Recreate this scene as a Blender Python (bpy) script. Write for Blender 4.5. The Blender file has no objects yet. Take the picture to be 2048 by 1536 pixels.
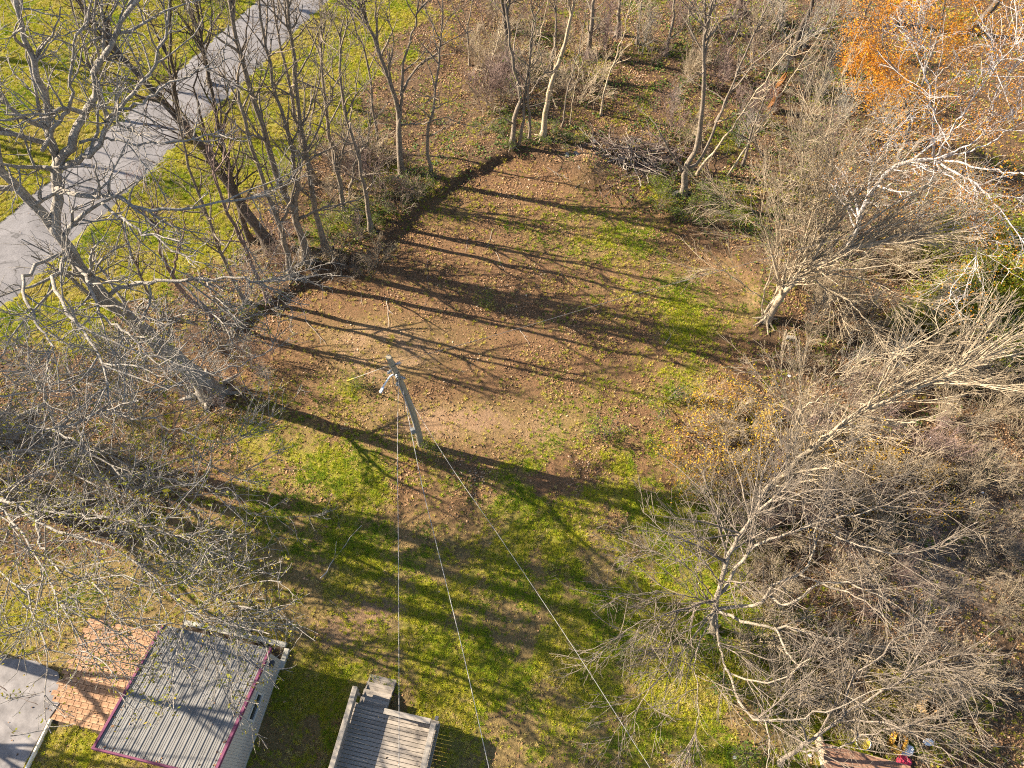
import bpy, bmesh, math, random
import numpy as np
from mathutils import Vector, Matrix, Euler

R = math.radians
SC = bpy.context.scene
COL = SC.collection

# ------------------------------------------------------------------ camera
CAM_H, PITCH, FPX = 30.0, R(59), 1420.0
cam_data = bpy.data.cameras.new('camera')
cam_data.sensor_width = 36.0
cam_data.lens = FPX / 2048 * 36.0
cam_data.clip_end = 3000
cam = bpy.data.objects.new('camera', cam_data)
cam.location = (0, 0, CAM_H)
cam.rotation_euler = (math.pi / 2 - PITCH, 0, 0)
COL.objects.link(cam)
SC.camera = cam

# ------------------------------------------------------------------ sky, sun, exposure
SUN_EL, SUN_AZ = R(31), R(-15.5)          # SUN_AZ: ground direction in which shadows run
sh_dir = Vector((math.cos(SUN_AZ), math.sin(SUN_AZ), 0))
to_sun = Vector((-sh_dir.x * math.cos(SUN_EL), -sh_dir.y * math.cos(SUN_EL), math.sin(SUN_EL)))
world = bpy.data.worlds.new('World')
SC.world = world
world.use_nodes = True
wn = world.node_tree
sky = wn.nodes.new('ShaderNodeTexSky')
sky.sky_type = 'NISHITA'
sky.sun_disc = False
sky.sun_elevation = SUN_EL
sky.sun_rotation = math.atan2(to_sun.x, to_sun.y)
wn.links.new(sky.outputs[0], wn.nodes['Background'].inputs[0])
wn.nodes['Background'].inputs[1].default_value = 0.068
sun_data = bpy.data.lights.new('sun', 'SUN')
sun_data.energy = 5.0
sun_data.angle = R(0.4)
sun_data.color = (1.0, 0.87, 0.69)
sun = bpy.data.objects.new('sun', sun_data)
sun.rotation_euler = (-to_sun).to_track_quat('-Z', 'Y').to_euler()
sun.location = (-40, 30, 40)
COL.objects.link(sun)
vs = SC.view_settings
vs.view_transform = 'Standard'
vs.look = 'None'
vs.exposure = 1.95
vs.gamma = 1
vs.use_curve_mapping = False
SC.cycles.use_denoising = False
SC.cycles.filter_width = 1.1

# ------------------------------------------------------------------ survey helpers (photo point -> place on site)
CP, SP = math.cos(PITCH), math.sin(PITCH)
def ray(x, y):
    u, v = (x - 1024) / FPX, (768 - y) / FPX
    return (u, CP + v * SP, -SP + v * CP)
def A(x, y, h=0.0):
    d = ray(x, y); t = (h - CAM_H) / d[2]
    return np.array((d[0] * t, d[1] * t, h))
def V(x, y, Y):
    d = ray(x, y); t = Y / d[1]
    return np.array((d[0] * t, Y, CAM_H + d[2] * t))

# ------------------------------------------------------------------ noise and ground height
_tab = np.random.default_rng(5).random((256, 256))
def vnoise(x, y):
    xi = np.floor(x).astype(int); yi = np.floor(y).astype(int)
    fx = x - xi; fy = y - yi
    fx = fx * fx * (3 - 2 * fx); fy = fy * fy * (3 - 2 * fy)
    a = _tab[xi % 256, yi % 256]; b = _tab[(xi + 1) % 256, yi % 256]
    c = _tab[xi % 256, (yi + 1) % 256]; d = _tab[(xi + 1) % 256, (yi + 1) % 256]
    return (a * (1 - fx) + b * fx) * (1 - fy) + (c * (1 - fx) + d * fx) * fy
def fbm(x, y, f=1.0, octv=4, off=0.0):
    s = np.zeros_like(np.asarray(x, float)); amp = 0.5; tot = 0
    for o in range(octv):
        s = s + amp * vnoise(x * f + 17.3 * o + off, y * f + 9.1 * o - off)
        tot += amp; amp *= 0.5; f *= 2.03
    return s / tot
def sstep(a, b, x):
    t = np.clip((x - a) / (b - a), 0, 1); return t * t * (3 - 2 * t)
def poly_sd(x, y, poly):
    """signed distance, positive inside"""
    d = np.full(x.shape, 1e9); inside = np.zeros(x.shape, bool)
    n = len(poly)
    for i in range(n):
        ax, ay = poly[i]; bx, by = poly[(i + 1) % n]
        ex, ey = bx - ax, by - ay
        t = np.clip(((x - ax) * ex + (y - ay) * ey) / (ex * ex + ey * ey), 0, 1)
        d = np.minimum(d, np.hypot(x - ax - t * ex, y - ay - t * ey))
        c = ((ay > y) != (by > y))
        with np.errstate(divide='ignore', invalid='ignore'):
            xc = ax + (y - ay) * ex / (ey if ey != 0 else 1e-9)
        inside ^= c & (x < xc)
    return np.where(inside, d, -d)
def ground_pts(lst): return [tuple(A(*p)[:2]) for p in lst]

LAWN = ground_pts([(-400, -100), (800, -100), (830, 60), (760, 130), (690, 250), (600, 310), (520, 380), (430, 470), (330, 570), (200, 650), (60, 700), (-400, 760)])
CLEAR = ground_pts([(1035, 312), (935, 358), (830, 432), (770, 500), (640, 560), (500, 640), (440, 740), (400, 840), (380, 960), (330, 1060), (200, 1120), (-60, 1130), (-200, 1600), (1700, 1600), (1640, 1450), (1480, 1330), (1400, 1150), (1400, 950), (1440, 850), (1490, 760), (1505, 640), (1500, 560), (1400, 480), (1290, 430), (1190, 380)])
ROAD_A, ROAD_B = ground_pts([(-160, 660), (640, -60)])
PADS = []          # flat man-made pads (polygon) where nothing grows

def gz(x, y):
    x = np.asarray(x, float); y = np.asarray(y, float)
    z = 0.28 * (fbm(x, y, 0.09, 2, 3.0) - 0.5) + 0.10 * (fbm(x, y, 0.5, 3, 7.0) - 0.5)
    m = A(1172, 348); z = z + 0.75 * np.exp(-(((x - m[0]) / 1.1) ** 2 + ((y - m[1]) / 0.9) ** 2))     # dirt mound
    sd = poly_sd(x, y, CLEAR)
    wood = sstep(0.15, -0.45, sd + .5 * (fbm(x, y, 1.1, 3, 51.) - .5)) * sstep(19, 22, y) * sstep(4.5, 1.5, -sd)
    z = z + 0.42 * wood
    # flat near the buildings
    b = np.exp(-(((x + 12) / 12) ** 6 + ((y - 2.0) / 6) ** 6))
    return z * (1 - b)
def gz1(x, y): return float(gz(np.array([x]), np.array([y]))[0])
def G(px, py, dz=0.0):
    """photo point on the uneven ground"""
    p = A(px, py, 0.0)
    for _ in range(3):
        p = A(px, py, gz1(p[0], p[1]))
    p[2] += dz
    return p

def blobs(x, y, lst):
    s = np.zeros_like(x)
    for px, py, rx, ry, a in lst:
        c = A(px, py)
        s = s + a * np.exp(-(((x - c[0]) / rx) ** 2 + ((y - c[1]) / ry) ** 2))
    return s
GRASS_B = [(1330, 620, 4.5, 3.5, .55), (1260, 480, 5, 1.6, .6), (1100, 430, 4, 1.6, .35), (960, 430, 4, 1.6, .25), (1420, 660, 3, 2.5, .4), (1300, 830, 5, 3, .6), (1100, 960, 4, 2, .45), (1250, 1020, 6, 3, .8), (1000, 1320, 8, 3.0, .85),
           (1200, 1180, 7, 3.5, .85), (1250, 1420, 9, 3, .85), (600, 900, 5, 3, .65), (720, 960, 4, 2, .4), (620, 1080, 3.2, 1.4, .65), (900, 1150, 6, 2, .55), (540, 1000, 3, 2, .4), (700, 770, 1, 1, .5),
           (980, 1250, 6, 1.6, .4), (1450, 1300, 3, 3, .9), (150, 1500, 3, 2, .9), (560, 1180, 3.5, 1.3, .4), (1540, 1480, 4, 2, .8), (250, 1150, 5, 2, .4), (60, 1250, 4, 2, .5), (600, 1400, 2.4, 3, .8), (600, 1480, 2, 2, .6), (1900, 1420, 5, 2, .5), (1850, 1300, 5, 2, .2),
           (1420, 420, 3, 1.6, .55), (1330, 400, 2, 1.0, .4), (1200, 60, 8, 5, .25), (1500, 300, 7, 4, .3), (1950, 560, 5, 3, .6), (760, 330, 2, 3, .35), (690, 470, 2, 2, .3)]
DIRT_B = [(800, 690, 4.0, 1.4, .55), (900, 830, 4.2, 1.3, .75), (760, 740, 2.5, 1.0, .45), (960, 850, 3, .9, .4), (1050, 880, 2.6, .9, .3), (1470, 590, 1.8, 2.4, .4), (1450, 520, 2.6, 1, .4), (700, 660, 2.5, 1.0, .35), (690, 1260, 2.8, 1.3, .9), (760, 1190, 1.5, 1, .5),
          (1175, 350, 1.3, 1, .8), (850, 1300, 1.2, 1, .4), (1010, 40, 4, 3, .4)]
def fields(x, y):
    n1 = fbm(x, y, 0.45, 4, 1.0); n2 = fbm(x, y, 1.7, 3, 4.0)
    lawn = sstep(-1.6, 1.2, poly_sd(x, y, LAWN) + 5 * (n1 - .5) + 1.5 * (n2 - .5))
    clr = sstep(-.3, .3, poly_sd(x, y, CLEAR) + 0.7 * (n2 - .5))
    g = lawn * (.80 + .5 * (n1 - .5)) + blobs(x, y, GRASS_B) * np.clip(.55 + 2.2 * (n1 - .5) + 1.3 * (n2 - .5), 0, 1.3)
    g = g + (1 - lawn) * (1 - clr) * sstep(.52, .72, n1) * .22
    d = blobs(x, y, DIRT_B) * np.clip(.8 + 1.6 * (n1 - .5), 0, 1.3)
    d = np.clip(d, 0, 1)
    g = np.clip(g * (1 - .8 * d), 0, 1)
    l = np.clip((1 - .75 * lawn) * (1 - clr * .35) * (1 - .7 * g) * (1 - .85 * d), 0, 1)
    south = clr * sstep(13, 8, y)
    l = l * (1 - .6 * south)
    return g, l, d, lawn, clr

# ------------------------------------------------------------------ materials
MATS = {}
def new_mat(name, rough=0.9):
    m = bpy.data.materials.new(name); m.use_nodes = True
    b = m.node_tree.nodes['Principled BSDF']
    b.inputs['Roughness'].default_value = rough
    b.inputs['Specular IOR Level'].default_value = 0.25
    MATS[name] = m
    return m, m.node_tree, b
def N(nt, t, **k):
    n = nt.nodes.new(t)
    for a, v in k.items(): setattr(n, a, v)
    return n
def ramp(nt, stops, fac=None, interp='LINEAR'):
    r = N(nt, 'ShaderNodeValToRGB'); cr = r.color_ramp; cr.interpolation = interp
    while len(cr.elements) < len(stops): cr.elements.new(.5)
    for e, (p, c) in zip(cr.elements, stops):
        e.position = p; e.color = (*c, 1)
    if fac is not None: nt.links.new(fac, r.inputs[0])
    return r.outputs[0]
def noise(nt, scale, detail=4, rough=.6, vec=None, dist=0.0):
    n = N(nt, 'ShaderNodeTexNoise'); n.inputs['Scale'].default_value = scale
    n.inputs['Detail'].default_value = detail; n.inputs['Roughness'].default_value = rough
    n.inputs['Distortion'].default_value = dist
    if vec is not None: nt.links.new(vec, n.inputs['Vector'])
    return n.outputs['Fac']
def mix(nt, fac, a, b, mode='MIX'):
    m = N(nt, 'ShaderNodeMix', data_type='RGBA', blend_type=mode)
    for sock, v in ((m.inputs[0], fac), (m.inputs[6], a), (m.inputs[7], b)):
        if isinstance(v, (int, float)): sock.default_value = v
        elif isinstance(v, tuple): sock.default_value = (*v, 1)
        else: nt.links.new(v, sock)
    return m.outputs[2]
def attr(nt, name, typ='GEOMETRY'):
    a = N(nt, 'ShaderNodeAttribute', attribute_name=name, attribute_type=typ); return a
def bump(nt, b, height, strength=.4, dist=.05):
    n = N(nt, 'ShaderNodeBump'); n.inputs['Strength'].default_value = strength; n.inputs['Distance'].default_value = dist
    nt.links.new(height, n.inputs['Height']); nt.links.new(n.outputs[0], b.inputs['Normal'])
def math_n(nt, op, a, b=None):
    m = N(nt, 'ShaderNodeMath', operation=op)
    for i, v in enumerate((a, b)):
        if v is None: continue
        if isinstance(v, (int, float)): m.inputs[i].default_value = v
        else: nt.links.new(v, m.inputs[i])
    return m.outputs[0]
def pos(nt):
    return N(nt, 'ShaderNodeNewGeometry').outputs['Position']

def simple_mat(name, c1, c2, scale=6, rough=.9, detail=4, metallic=0, bstr=.25, bdist=.01, stretch=None, rnd=0.0):
    m, nt, b = new_mat(name, rough)
    tc = N(nt, 'ShaderNodeTexCoord').outputs['Object']
    if stretch:
        mp = N(nt, 'ShaderNodeMapping'); mp.inputs['Scale'].default_value = stretch
        nt.links.new(tc, mp.inputs[0]); tc = mp.outputs[0]
    f = noise(nt, scale, detail, .65, tc)
    col = ramp(nt, [(.3, c1), (.7, c2)], f)
    if rnd:
        oi = N(nt, 'ShaderNodeObjectInfo').outputs['Random']
        hs = N(nt, 'ShaderNodeHueSaturation'); nt.links.new(col, hs.inputs['Color'])
        nt.links.new(math_n(nt, 'ADD', math_n(nt, 'MULTIPLY', oi, 2 * rnd), 1 - rnd), hs.inputs['Value'])
        col = hs.outputs[0]
    nt.links.new(col, b.inputs['Base Color'])
    b.inputs['Metallic'].default_value = metallic
    bump(nt, b, f, bstr, bdist)
    return m

def ground_mat():
    m, nt, b = new_mat('ground', 1.0)
    P = pos(nt)
    fine = noise(nt, 9, 5, .75, P); mid = noise(nt, 2.2, 4, .6, P); big = noise(nt, .35, 3, .6, P); vfine = noise(nt, 26, 3, .7, P)
    vor = N(nt, 'ShaderNodeTexVoronoi'); vor.inputs['Scale'].default_value = 11; nt.links.new(P, vor.inputs['Vector'])
    sepc = N(nt, 'ShaderNodeSeparateColor'); nt.links.new(vor.outputs['Color'], sepc.inputs[0])
    litter = ramp(nt, [(0, (.050, .032, .020)), (.35, (.13, .078, .044)), (.6, (.215, .125, .068)), (.85, (.30, .18, .095)), (1, (.38, .26, .15))], sepc.outputs[0])
    litter = mix(nt, .45, litter, ramp(nt, [(.3, (.06, .037, .022)), (.7, (.26, .16, .088))], fine))
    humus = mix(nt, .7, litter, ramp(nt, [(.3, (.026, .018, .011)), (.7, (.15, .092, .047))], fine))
    reddish = ramp(nt, [(.2, (.050, .025, .013)), (.45, (.145, .072, .035)), (.65, (.225, .115, .055)), (.85, (.32, .18, .09))], fine)
    litter = mix(nt, .65, litter, reddish)
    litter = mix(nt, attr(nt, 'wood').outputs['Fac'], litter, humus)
    dirt = ramp(nt, [(.25, (.16, .092, .048)), (.5, (.27, .168, .092)), (.75, (.38, .258, .152))], fine)
    dirt = mix(nt, .35, dirt, ramp(nt, [(.3, (.19, .112, .060)), (.7, (.34, .232, .138))], mid))
    thatch = ramp(nt, [(.25, (.10, .070, .028)), (.5, (.22, .155, .060)), (.8, (.35, .26, .12))], fine)
    grassc = ramp(nt, [(.25, (.09, .105, .012)), (.5, (.23, .225, .022)), (.8, (.38, .325, .06))], fine)
    g = attr(nt, 'grass').outputs['Fac']; d = attr(nt, 'dirt').outputs['Fac']; l = attr(nt, 'litter').outputs['Fac']; gr = attr(nt, 'grey').outputs['Fac']
    def soft(a, n, k, off=0.0):
        v = math_n(nt, 'ADD', a, math_n(nt, 'MULTIPLY', math_n(nt, 'SUBTRACT', n, .5), k))
        mr = N(nt, 'ShaderNodeMapRange', interpolation_type='SMOOTHSTEP'); nt.links.new(v, mr.inputs[0])
        mr.inputs[1].default_value = .25 + off; mr.inputs[2].default_value = .75 + off
        return mr.outputs[0]
    c = mix(nt, soft(l, fine, 1.0), thatch, litter)
    c = mix(nt, soft(d, mid, .9), c, dirt)
    c = mix(nt, math_n(nt, 'MULTIPLY', soft(g, vfine, 1.5, .05), .85), c, grassc)
    c = mix(nt, soft(gr, fine, .8), c, ramp(nt, [(.3, (.10, .074, .055)), (.7, (.36, .29, .225))], fine))
    c = mix(nt, .5, c, ramp(nt, [(.3, (.42, .40, .42)), (.7, (.60, .60, .58))], big), 'OVERLAY')
    nt.links.new(c, b.inputs['Base Color'])
    h = math_n(nt, 'ADD', math_n(nt, 'MULTIPLY', fine, 1.0), math_n(nt, 'MULTIPLY', vfine, .5))
    bump(nt, b, h, 1.0, .14)
    return m

def bark(name, c1, c2, c3, moss=None):
    m, nt, b = new_mat(name, .95)
    tc = N(nt, 'ShaderNodeTexCoord').outputs['Object']
    mp = N(nt, 'ShaderNodeMapping'); mp.inputs['Scale'].default_value = (1, 1, .3); nt.links.new(tc, mp.inputs[0])
    f = noise(nt, 4.5, 6, .75, tc); f2 = noise(nt, 20, 4, .8, mp.outputs[0])
    c = ramp(nt, [(.3, c1), (.5, c2), (.72, c3)], f)
    c = mix(nt, .6, c, ramp(nt, [(.36, tuple(v * .5 for v in c1)), (.62, c3)], f2))
    if moss:
        fm = noise(nt, 1.3, 3, .6, tc)
        c = mix(nt, ramp(nt, [(.58, (0, 0, 0)), (.68, (.8, .8, .8))], fm), c, moss)
    nt.links.new(c, b.inputs['Base Color'])
    bump(nt, b, f2, 1.0, .05)
    return m

def inst_mat(name, stops, rough=.8, trans=0.0):
    """colour picked per instance from its 'tone' value"""
    m, nt, b = new_mat(name, rough)
    t = attr(nt, 'tone', 'INSTANCER').outputs['Fac']
    c = ramp(nt, stops, t)
    nt.links.new(c, b.inputs['Base Color'])
    if trans:
        tr = N(nt, 'ShaderNodeBsdfTranslucent'); nt.links.new(c, tr.inputs[0])
        ms = N(nt, 'ShaderNodeMixShader'); ms.inputs[0].default_value = trans
        nt.links.new(b.outputs[0], ms.inputs[1]); nt.links.new(tr.outputs[0], ms.inputs[2])
        nt.links.new(ms.outputs[0], nt.nodes['Material Output'].inputs[0])
    return m
def leaf_mat(name, c1, c2, c3, trans=.35):
    m, nt, b = new_mat(name, .75)
    t = N(nt, 'ShaderNodeNewGeometry').outputs['Random Per Island']
    c = ramp(nt, [(0, c1), (.5, c2), (1, c3)], t)
    nt.links.new(c, b.inputs['Base Color'])
    tr = N(nt, 'ShaderNodeBsdfTranslucent'); nt.links.new(c, tr.inputs[0])
    ms = N(nt, 'ShaderNodeMixShader'); ms.inputs[0].default_value = trans
    nt.links.new(b.outputs[0], ms.inputs[1]); nt.links.new(tr.outputs[0], ms.inputs[2])
    nt.links.new(ms.outputs[0], nt.nodes['Material Output'].inputs[0])
    return m

ground_mat()
bark('bark_grey', (.095, .075, .056), (.26, .228, .19), (.47, .43, .375))
bark('bark_dark', (.050, .038, .030), (.105, .080, .062), (.19, .155, .125), moss=(.16, .14, .02))
bark('bark_brown', (.080, .060, .044), (.195, .155, .115), (.36, .30, .235))
bark('bark_tan', (.19, .14, .088), (.39, .305, .20), (.58, .475, .335))
bark('bark_mid', (.13, .10, .072), (.29, .238, .172), (.46, .39, .30))
bark('bark_white', (.26, .225, .205), (.46, .42, .40), (.66, .62, .60))
bark('bark_red', (.11, .070, .058), (.22, .15, .125), (.34, .25, .215))
bark('bark_pale', (.12, .10, .08), (.27, .24, .20), (.43, .395, .34))
leaf_mat('buds', (.14, .17, .015), (.24, .23, .02), (.30, .22, .03))
leaf_mat('leaf_orange', (.50, .19, .012), (.58, .27, .018), (.40, .13, .015))
leaf_mat('leaf_yellow', (.52, .30, .02), (.60, .40, .03), (.46, .22, .02))
leaf_mat('leaf_green', (.06, .11, .010), (.14, .19, .015), (.26, .27, .03))
leaf_mat('leaf_lime', (.14, .20, .012), (.22, .24, .015), (.26, .22, .02))
leaf_mat('leaf_ivy', (.035, .075, .012), (.09, .14, .018), (.20, .22, .03))

# ------------------------------------------------------------------ object helpers
def fast_mesh(name, verts, faces, mats, smooth=True, attrs=None):
    """verts (n,3), faces (m,k) all the same size"""
    me = bpy.data.meshes.new(name)
    verts = np.ascontiguousarray(verts, np.float32); faces = np.ascontiguousarray(faces, np.int32)
    me.vertices.add(len(verts)); me.vertices.foreach_set('co', verts.ravel())
    k = faces.shape[1] if len(faces) else 4
    me.loops.add(faces.size); me.loops.foreach_set('vertex_index', faces.ravel())
    me.polygons.add(len(faces))
    me.polygons.foreach_set('loop_start', np.arange(0, faces.size, k, dtype=np.int32))
    me.polygons.foreach_set('loop_total', np.full(len(faces), k, np.int32))
    me.polygons.foreach_set('use_smooth', np.full(len(faces), smooth, bool))
    for a, v in (attrs or {}).items():
        at = me.attributes.new(a, 'FLOAT', 'POINT'); at.data.foreach_set('value', np.asarray(v, np.float32))
    for mt in mats: me.materials.append(MATS[mt])
    me.update(calc_edges=True)
    return me
def link(name, me, parent=None, loc=None, rot=None):
    o = bpy.data.objects.new(name, me); COL.objects.link(o)
    if parent is not None: o.parent = parent
    if loc is not None: o.location = loc
    if rot is not None: o.rotation_euler = rot
    return o
def tag(o, label, cat, group=None):
    o['label'] = label; o['category'] = cat
    if group: o['group'] = group
    return o
def empty(name, loc, rz=0.0):
    o = bpy.data.objects.new(name, None); o.empty_display_size = .3
    o.location = loc; o.rotation_euler = (0, 0, rz); COL.objects.link(o); return o
def bm_obj(name, bm, mat, parent=None, loc=None, rot=None, smooth=False):
    me = bpy.data.meshes.new(name); bm.normal_update(); bm.to_mesh(me); bm.free()
    me.materials.append(MATS[mat])
    if smooth:
        for p in me.polygons: p.use_smooth = True
    return link(name, me, parent, loc, rot)
def add_box(bm, c, s, rz=0.0, rot=None, bev=0.0):
    m = Matrix.Translation(c) @ (rot.to_matrix().to_4x4() if rot else Matrix.Rotation(rz, 4, 'Z')) @ Matrix.Diagonal((*s, 1))
    r = bmesh.ops.create_cube(bm, size=1, matrix=m)
    if bev:
        es = list({e for v in r['verts'] for e in v.link_edges})
        bmesh.ops.bevel(bm, geom=es, offset=bev, segments=1, affect='EDGES')
def box_mesh(name, s, mat, bev=.006):
    bm = bmesh.new(); add_box(bm, (0, 0, 0), s, bev=bev)
    me = bpy.data.meshes.new(name); bm.to_mesh(me); bm.free(); me.materials.append(MATS[mat]); return me

def tubes(P, Rr, sides):
    """P (B,n,3), Rr (B,n) -> verts, quads"""
    B, n, _ = P.shape
    T = np.empty_like(P); T[:, 1:-1] = P[:, 2:] - P[:, :-2]; T[:, 0] = P[:, 1] - P[:, 0]; T[:, -1] = P[:, -1] - P[:, -2]
    T /= np.linalg.norm(T, axis=2, keepdims=True) + 1e-9
    mean = P[:, -1] - P[:, 0]
    ref = np.eye(3)[np.argmin(np.abs(mean), axis=1)][:, None, :]
    U = np.cross(T, np.broadcast_to(ref, T.shape)); U /= np.linalg.norm(U, axis=2, keepdims=True) + 1e-9
    W = np.cross(T, U)
    a = np.arange(sides) * 2 * np.pi / sides
    ring = (U[:, :, None, :] * np.cos(a)[None, None, :, None] + W[:, :, None, :] * np.sin(a)[None, None, :, None]) * Rr[:, :, None, None] + P[:, :, None, :]
    verts = ring.reshape(-1, 3)
    base = (np.arange(B) * n * sides)[:, None, None] + (np.arange(n - 1) * sides)[None, :, None]
    k = np.arange(sides)[None, None, :]; k2 = (np.arange(sides) + 1) % sides
    q = np.stack([base + k, base + k2[None, None, :], base + sides + k2[None, None, :], base + sides + k], -1)
    return verts, q.reshape(-1, 4)
def merge(lst):
    vs_, fs_, o = [], [], 0
    for v, f in lst:
        vs_.append(v); fs_.append(f + o); o += len(v)
    return np.concatenate(vs_), np.concatenate(fs_)

def spline(pts, n):
    """Catmull-Rom resample of control points (k,3) at n points"""
    p = np.asarray(pts, float)
    if len(p) == 2: p = np.array([p[0], (p[0] + p[1]) / 2, p[1]])
    ext = np.vstack([2 * p[0] - p[1], p, 2 * p[-1] - p[-2]])
    seg = np.linalg.norm(np.diff(p, axis=0), axis=1); cum = np.r_[0, np.cumsum(seg)]
    s = np.linspace(0, cum[-1], n); i = np.clip(np.searchsorted(cum, s, 'right') - 1, 0, len(p) - 2)
    t = ((s - cum[i]) / (seg[i] + 1e-9))[:, None]
    p0, p1, p2, p3 = ext[i], ext[i + 1], ext[i + 2], ext[i + 3]
    return .5 * (2 * p1 + (p2 - p0) * t + (2 * p0 - 5 * p1 + 4 * p2 - p3) * t * t + (3 * p1 - p0 - 3 * p2 + p3) * t ** 3)

def norm(v): return v / (np.linalg.norm(v, axis=-1, keepdims=True) + 1e-9)
def grow(rng, P, Rr, dens, t0=.25, t1=1.0, ang=50, asd=14, lr=.55, n=7, wig=.12, trop=.05, rr=.6, rmin=.007, te=.25, lmin=.3, lmax=9, bias=None, hook=0.0):
    B, m, _ = P.shape
    L = np.linalg.norm(np.diff(P, axis=1), axis=2).sum(1)
    cnt = np.maximum(rng.poisson(dens * L * (t1 - t0)), 1)
    idx = np.repeat(np.arange(B), cnt)
    t = rng.uniform(t0, t1, len(idx)); f = t * (m - 1); i = np.clip(f.astype(int), 0, m - 2); fr = (f - i)[:, None]
    p = P[idx, i] * (1 - fr) + P[idx, i + 1] * fr
    T = norm(P[idx, i + 1] - P[idx, i]); r = Rr[idx, i] * (1 - fr[:, 0]) + Rr[idx, i + 1] * fr[:, 0]
    v = rng.normal(size=(len(idx), 3))
    if bias is not None: v = v + np.asarray(bias)
    v = norm(v - (v * T).sum(1, keepdims=True) * T)
    a = np.radians(rng.normal(ang, asd, len(idx)))[:, None]
    d = np.cos(a) * T + np.sin(a) * v
    ln = np.clip(L[idx] * lr * (1.15 - .7 * t) * np.exp(rng.normal(0, .32, len(idx))), lmin, lmax)
    step = (ln / (n - 1))[:, None]
    out = np.empty((len(idx), n, 3)); out[:, 0] = p
    up = np.array((0, 0, 1.0))
    for k in range(1, n):
        d = norm(d + wig * rng.normal(size=d.shape) + trop * up + hook * up * (k / n))
        out[:, k] = out[:, k - 1] + d * step
    r0 = np.maximum(np.minimum(r * rr, ln * .023 + .004), rmin)
    s = np.linspace(0, 1, n)[None, :]
    RC = np.maximum(r0[:, None] * (1 - (1 - te) * s), rmin * .75)
    return out, RC

def leaf_quads(rng, P, cnt, size, spread=.05, t0=.4):
    B, m, _ = P.shape
    idx = rng.integers(0, B, cnt); f = rng.uniform(t0, 1, cnt) * (m - 1); i = np.clip(f.astype(int), 0, m - 2); fr = (f - i)[:, None]
    c = P[idx, i] * (1 - fr) + P[idx, i + 1] * fr + rng.normal(0, spread, (cnt, 3))
    u = norm(rng.normal(size=(cnt, 3))); w = norm(np.cross(u, rng.normal(size=(cnt, 3))))
    s = size * np.exp(rng.normal(0, .3, cnt))[:, None]
    v = np.stack([c - u * s, c - w * s * .5, c + u * s, c + w * s * .5], 1).reshape(-1, 3)
    return v, np.arange(cnt * 4).reshape(-1, 4)

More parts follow.
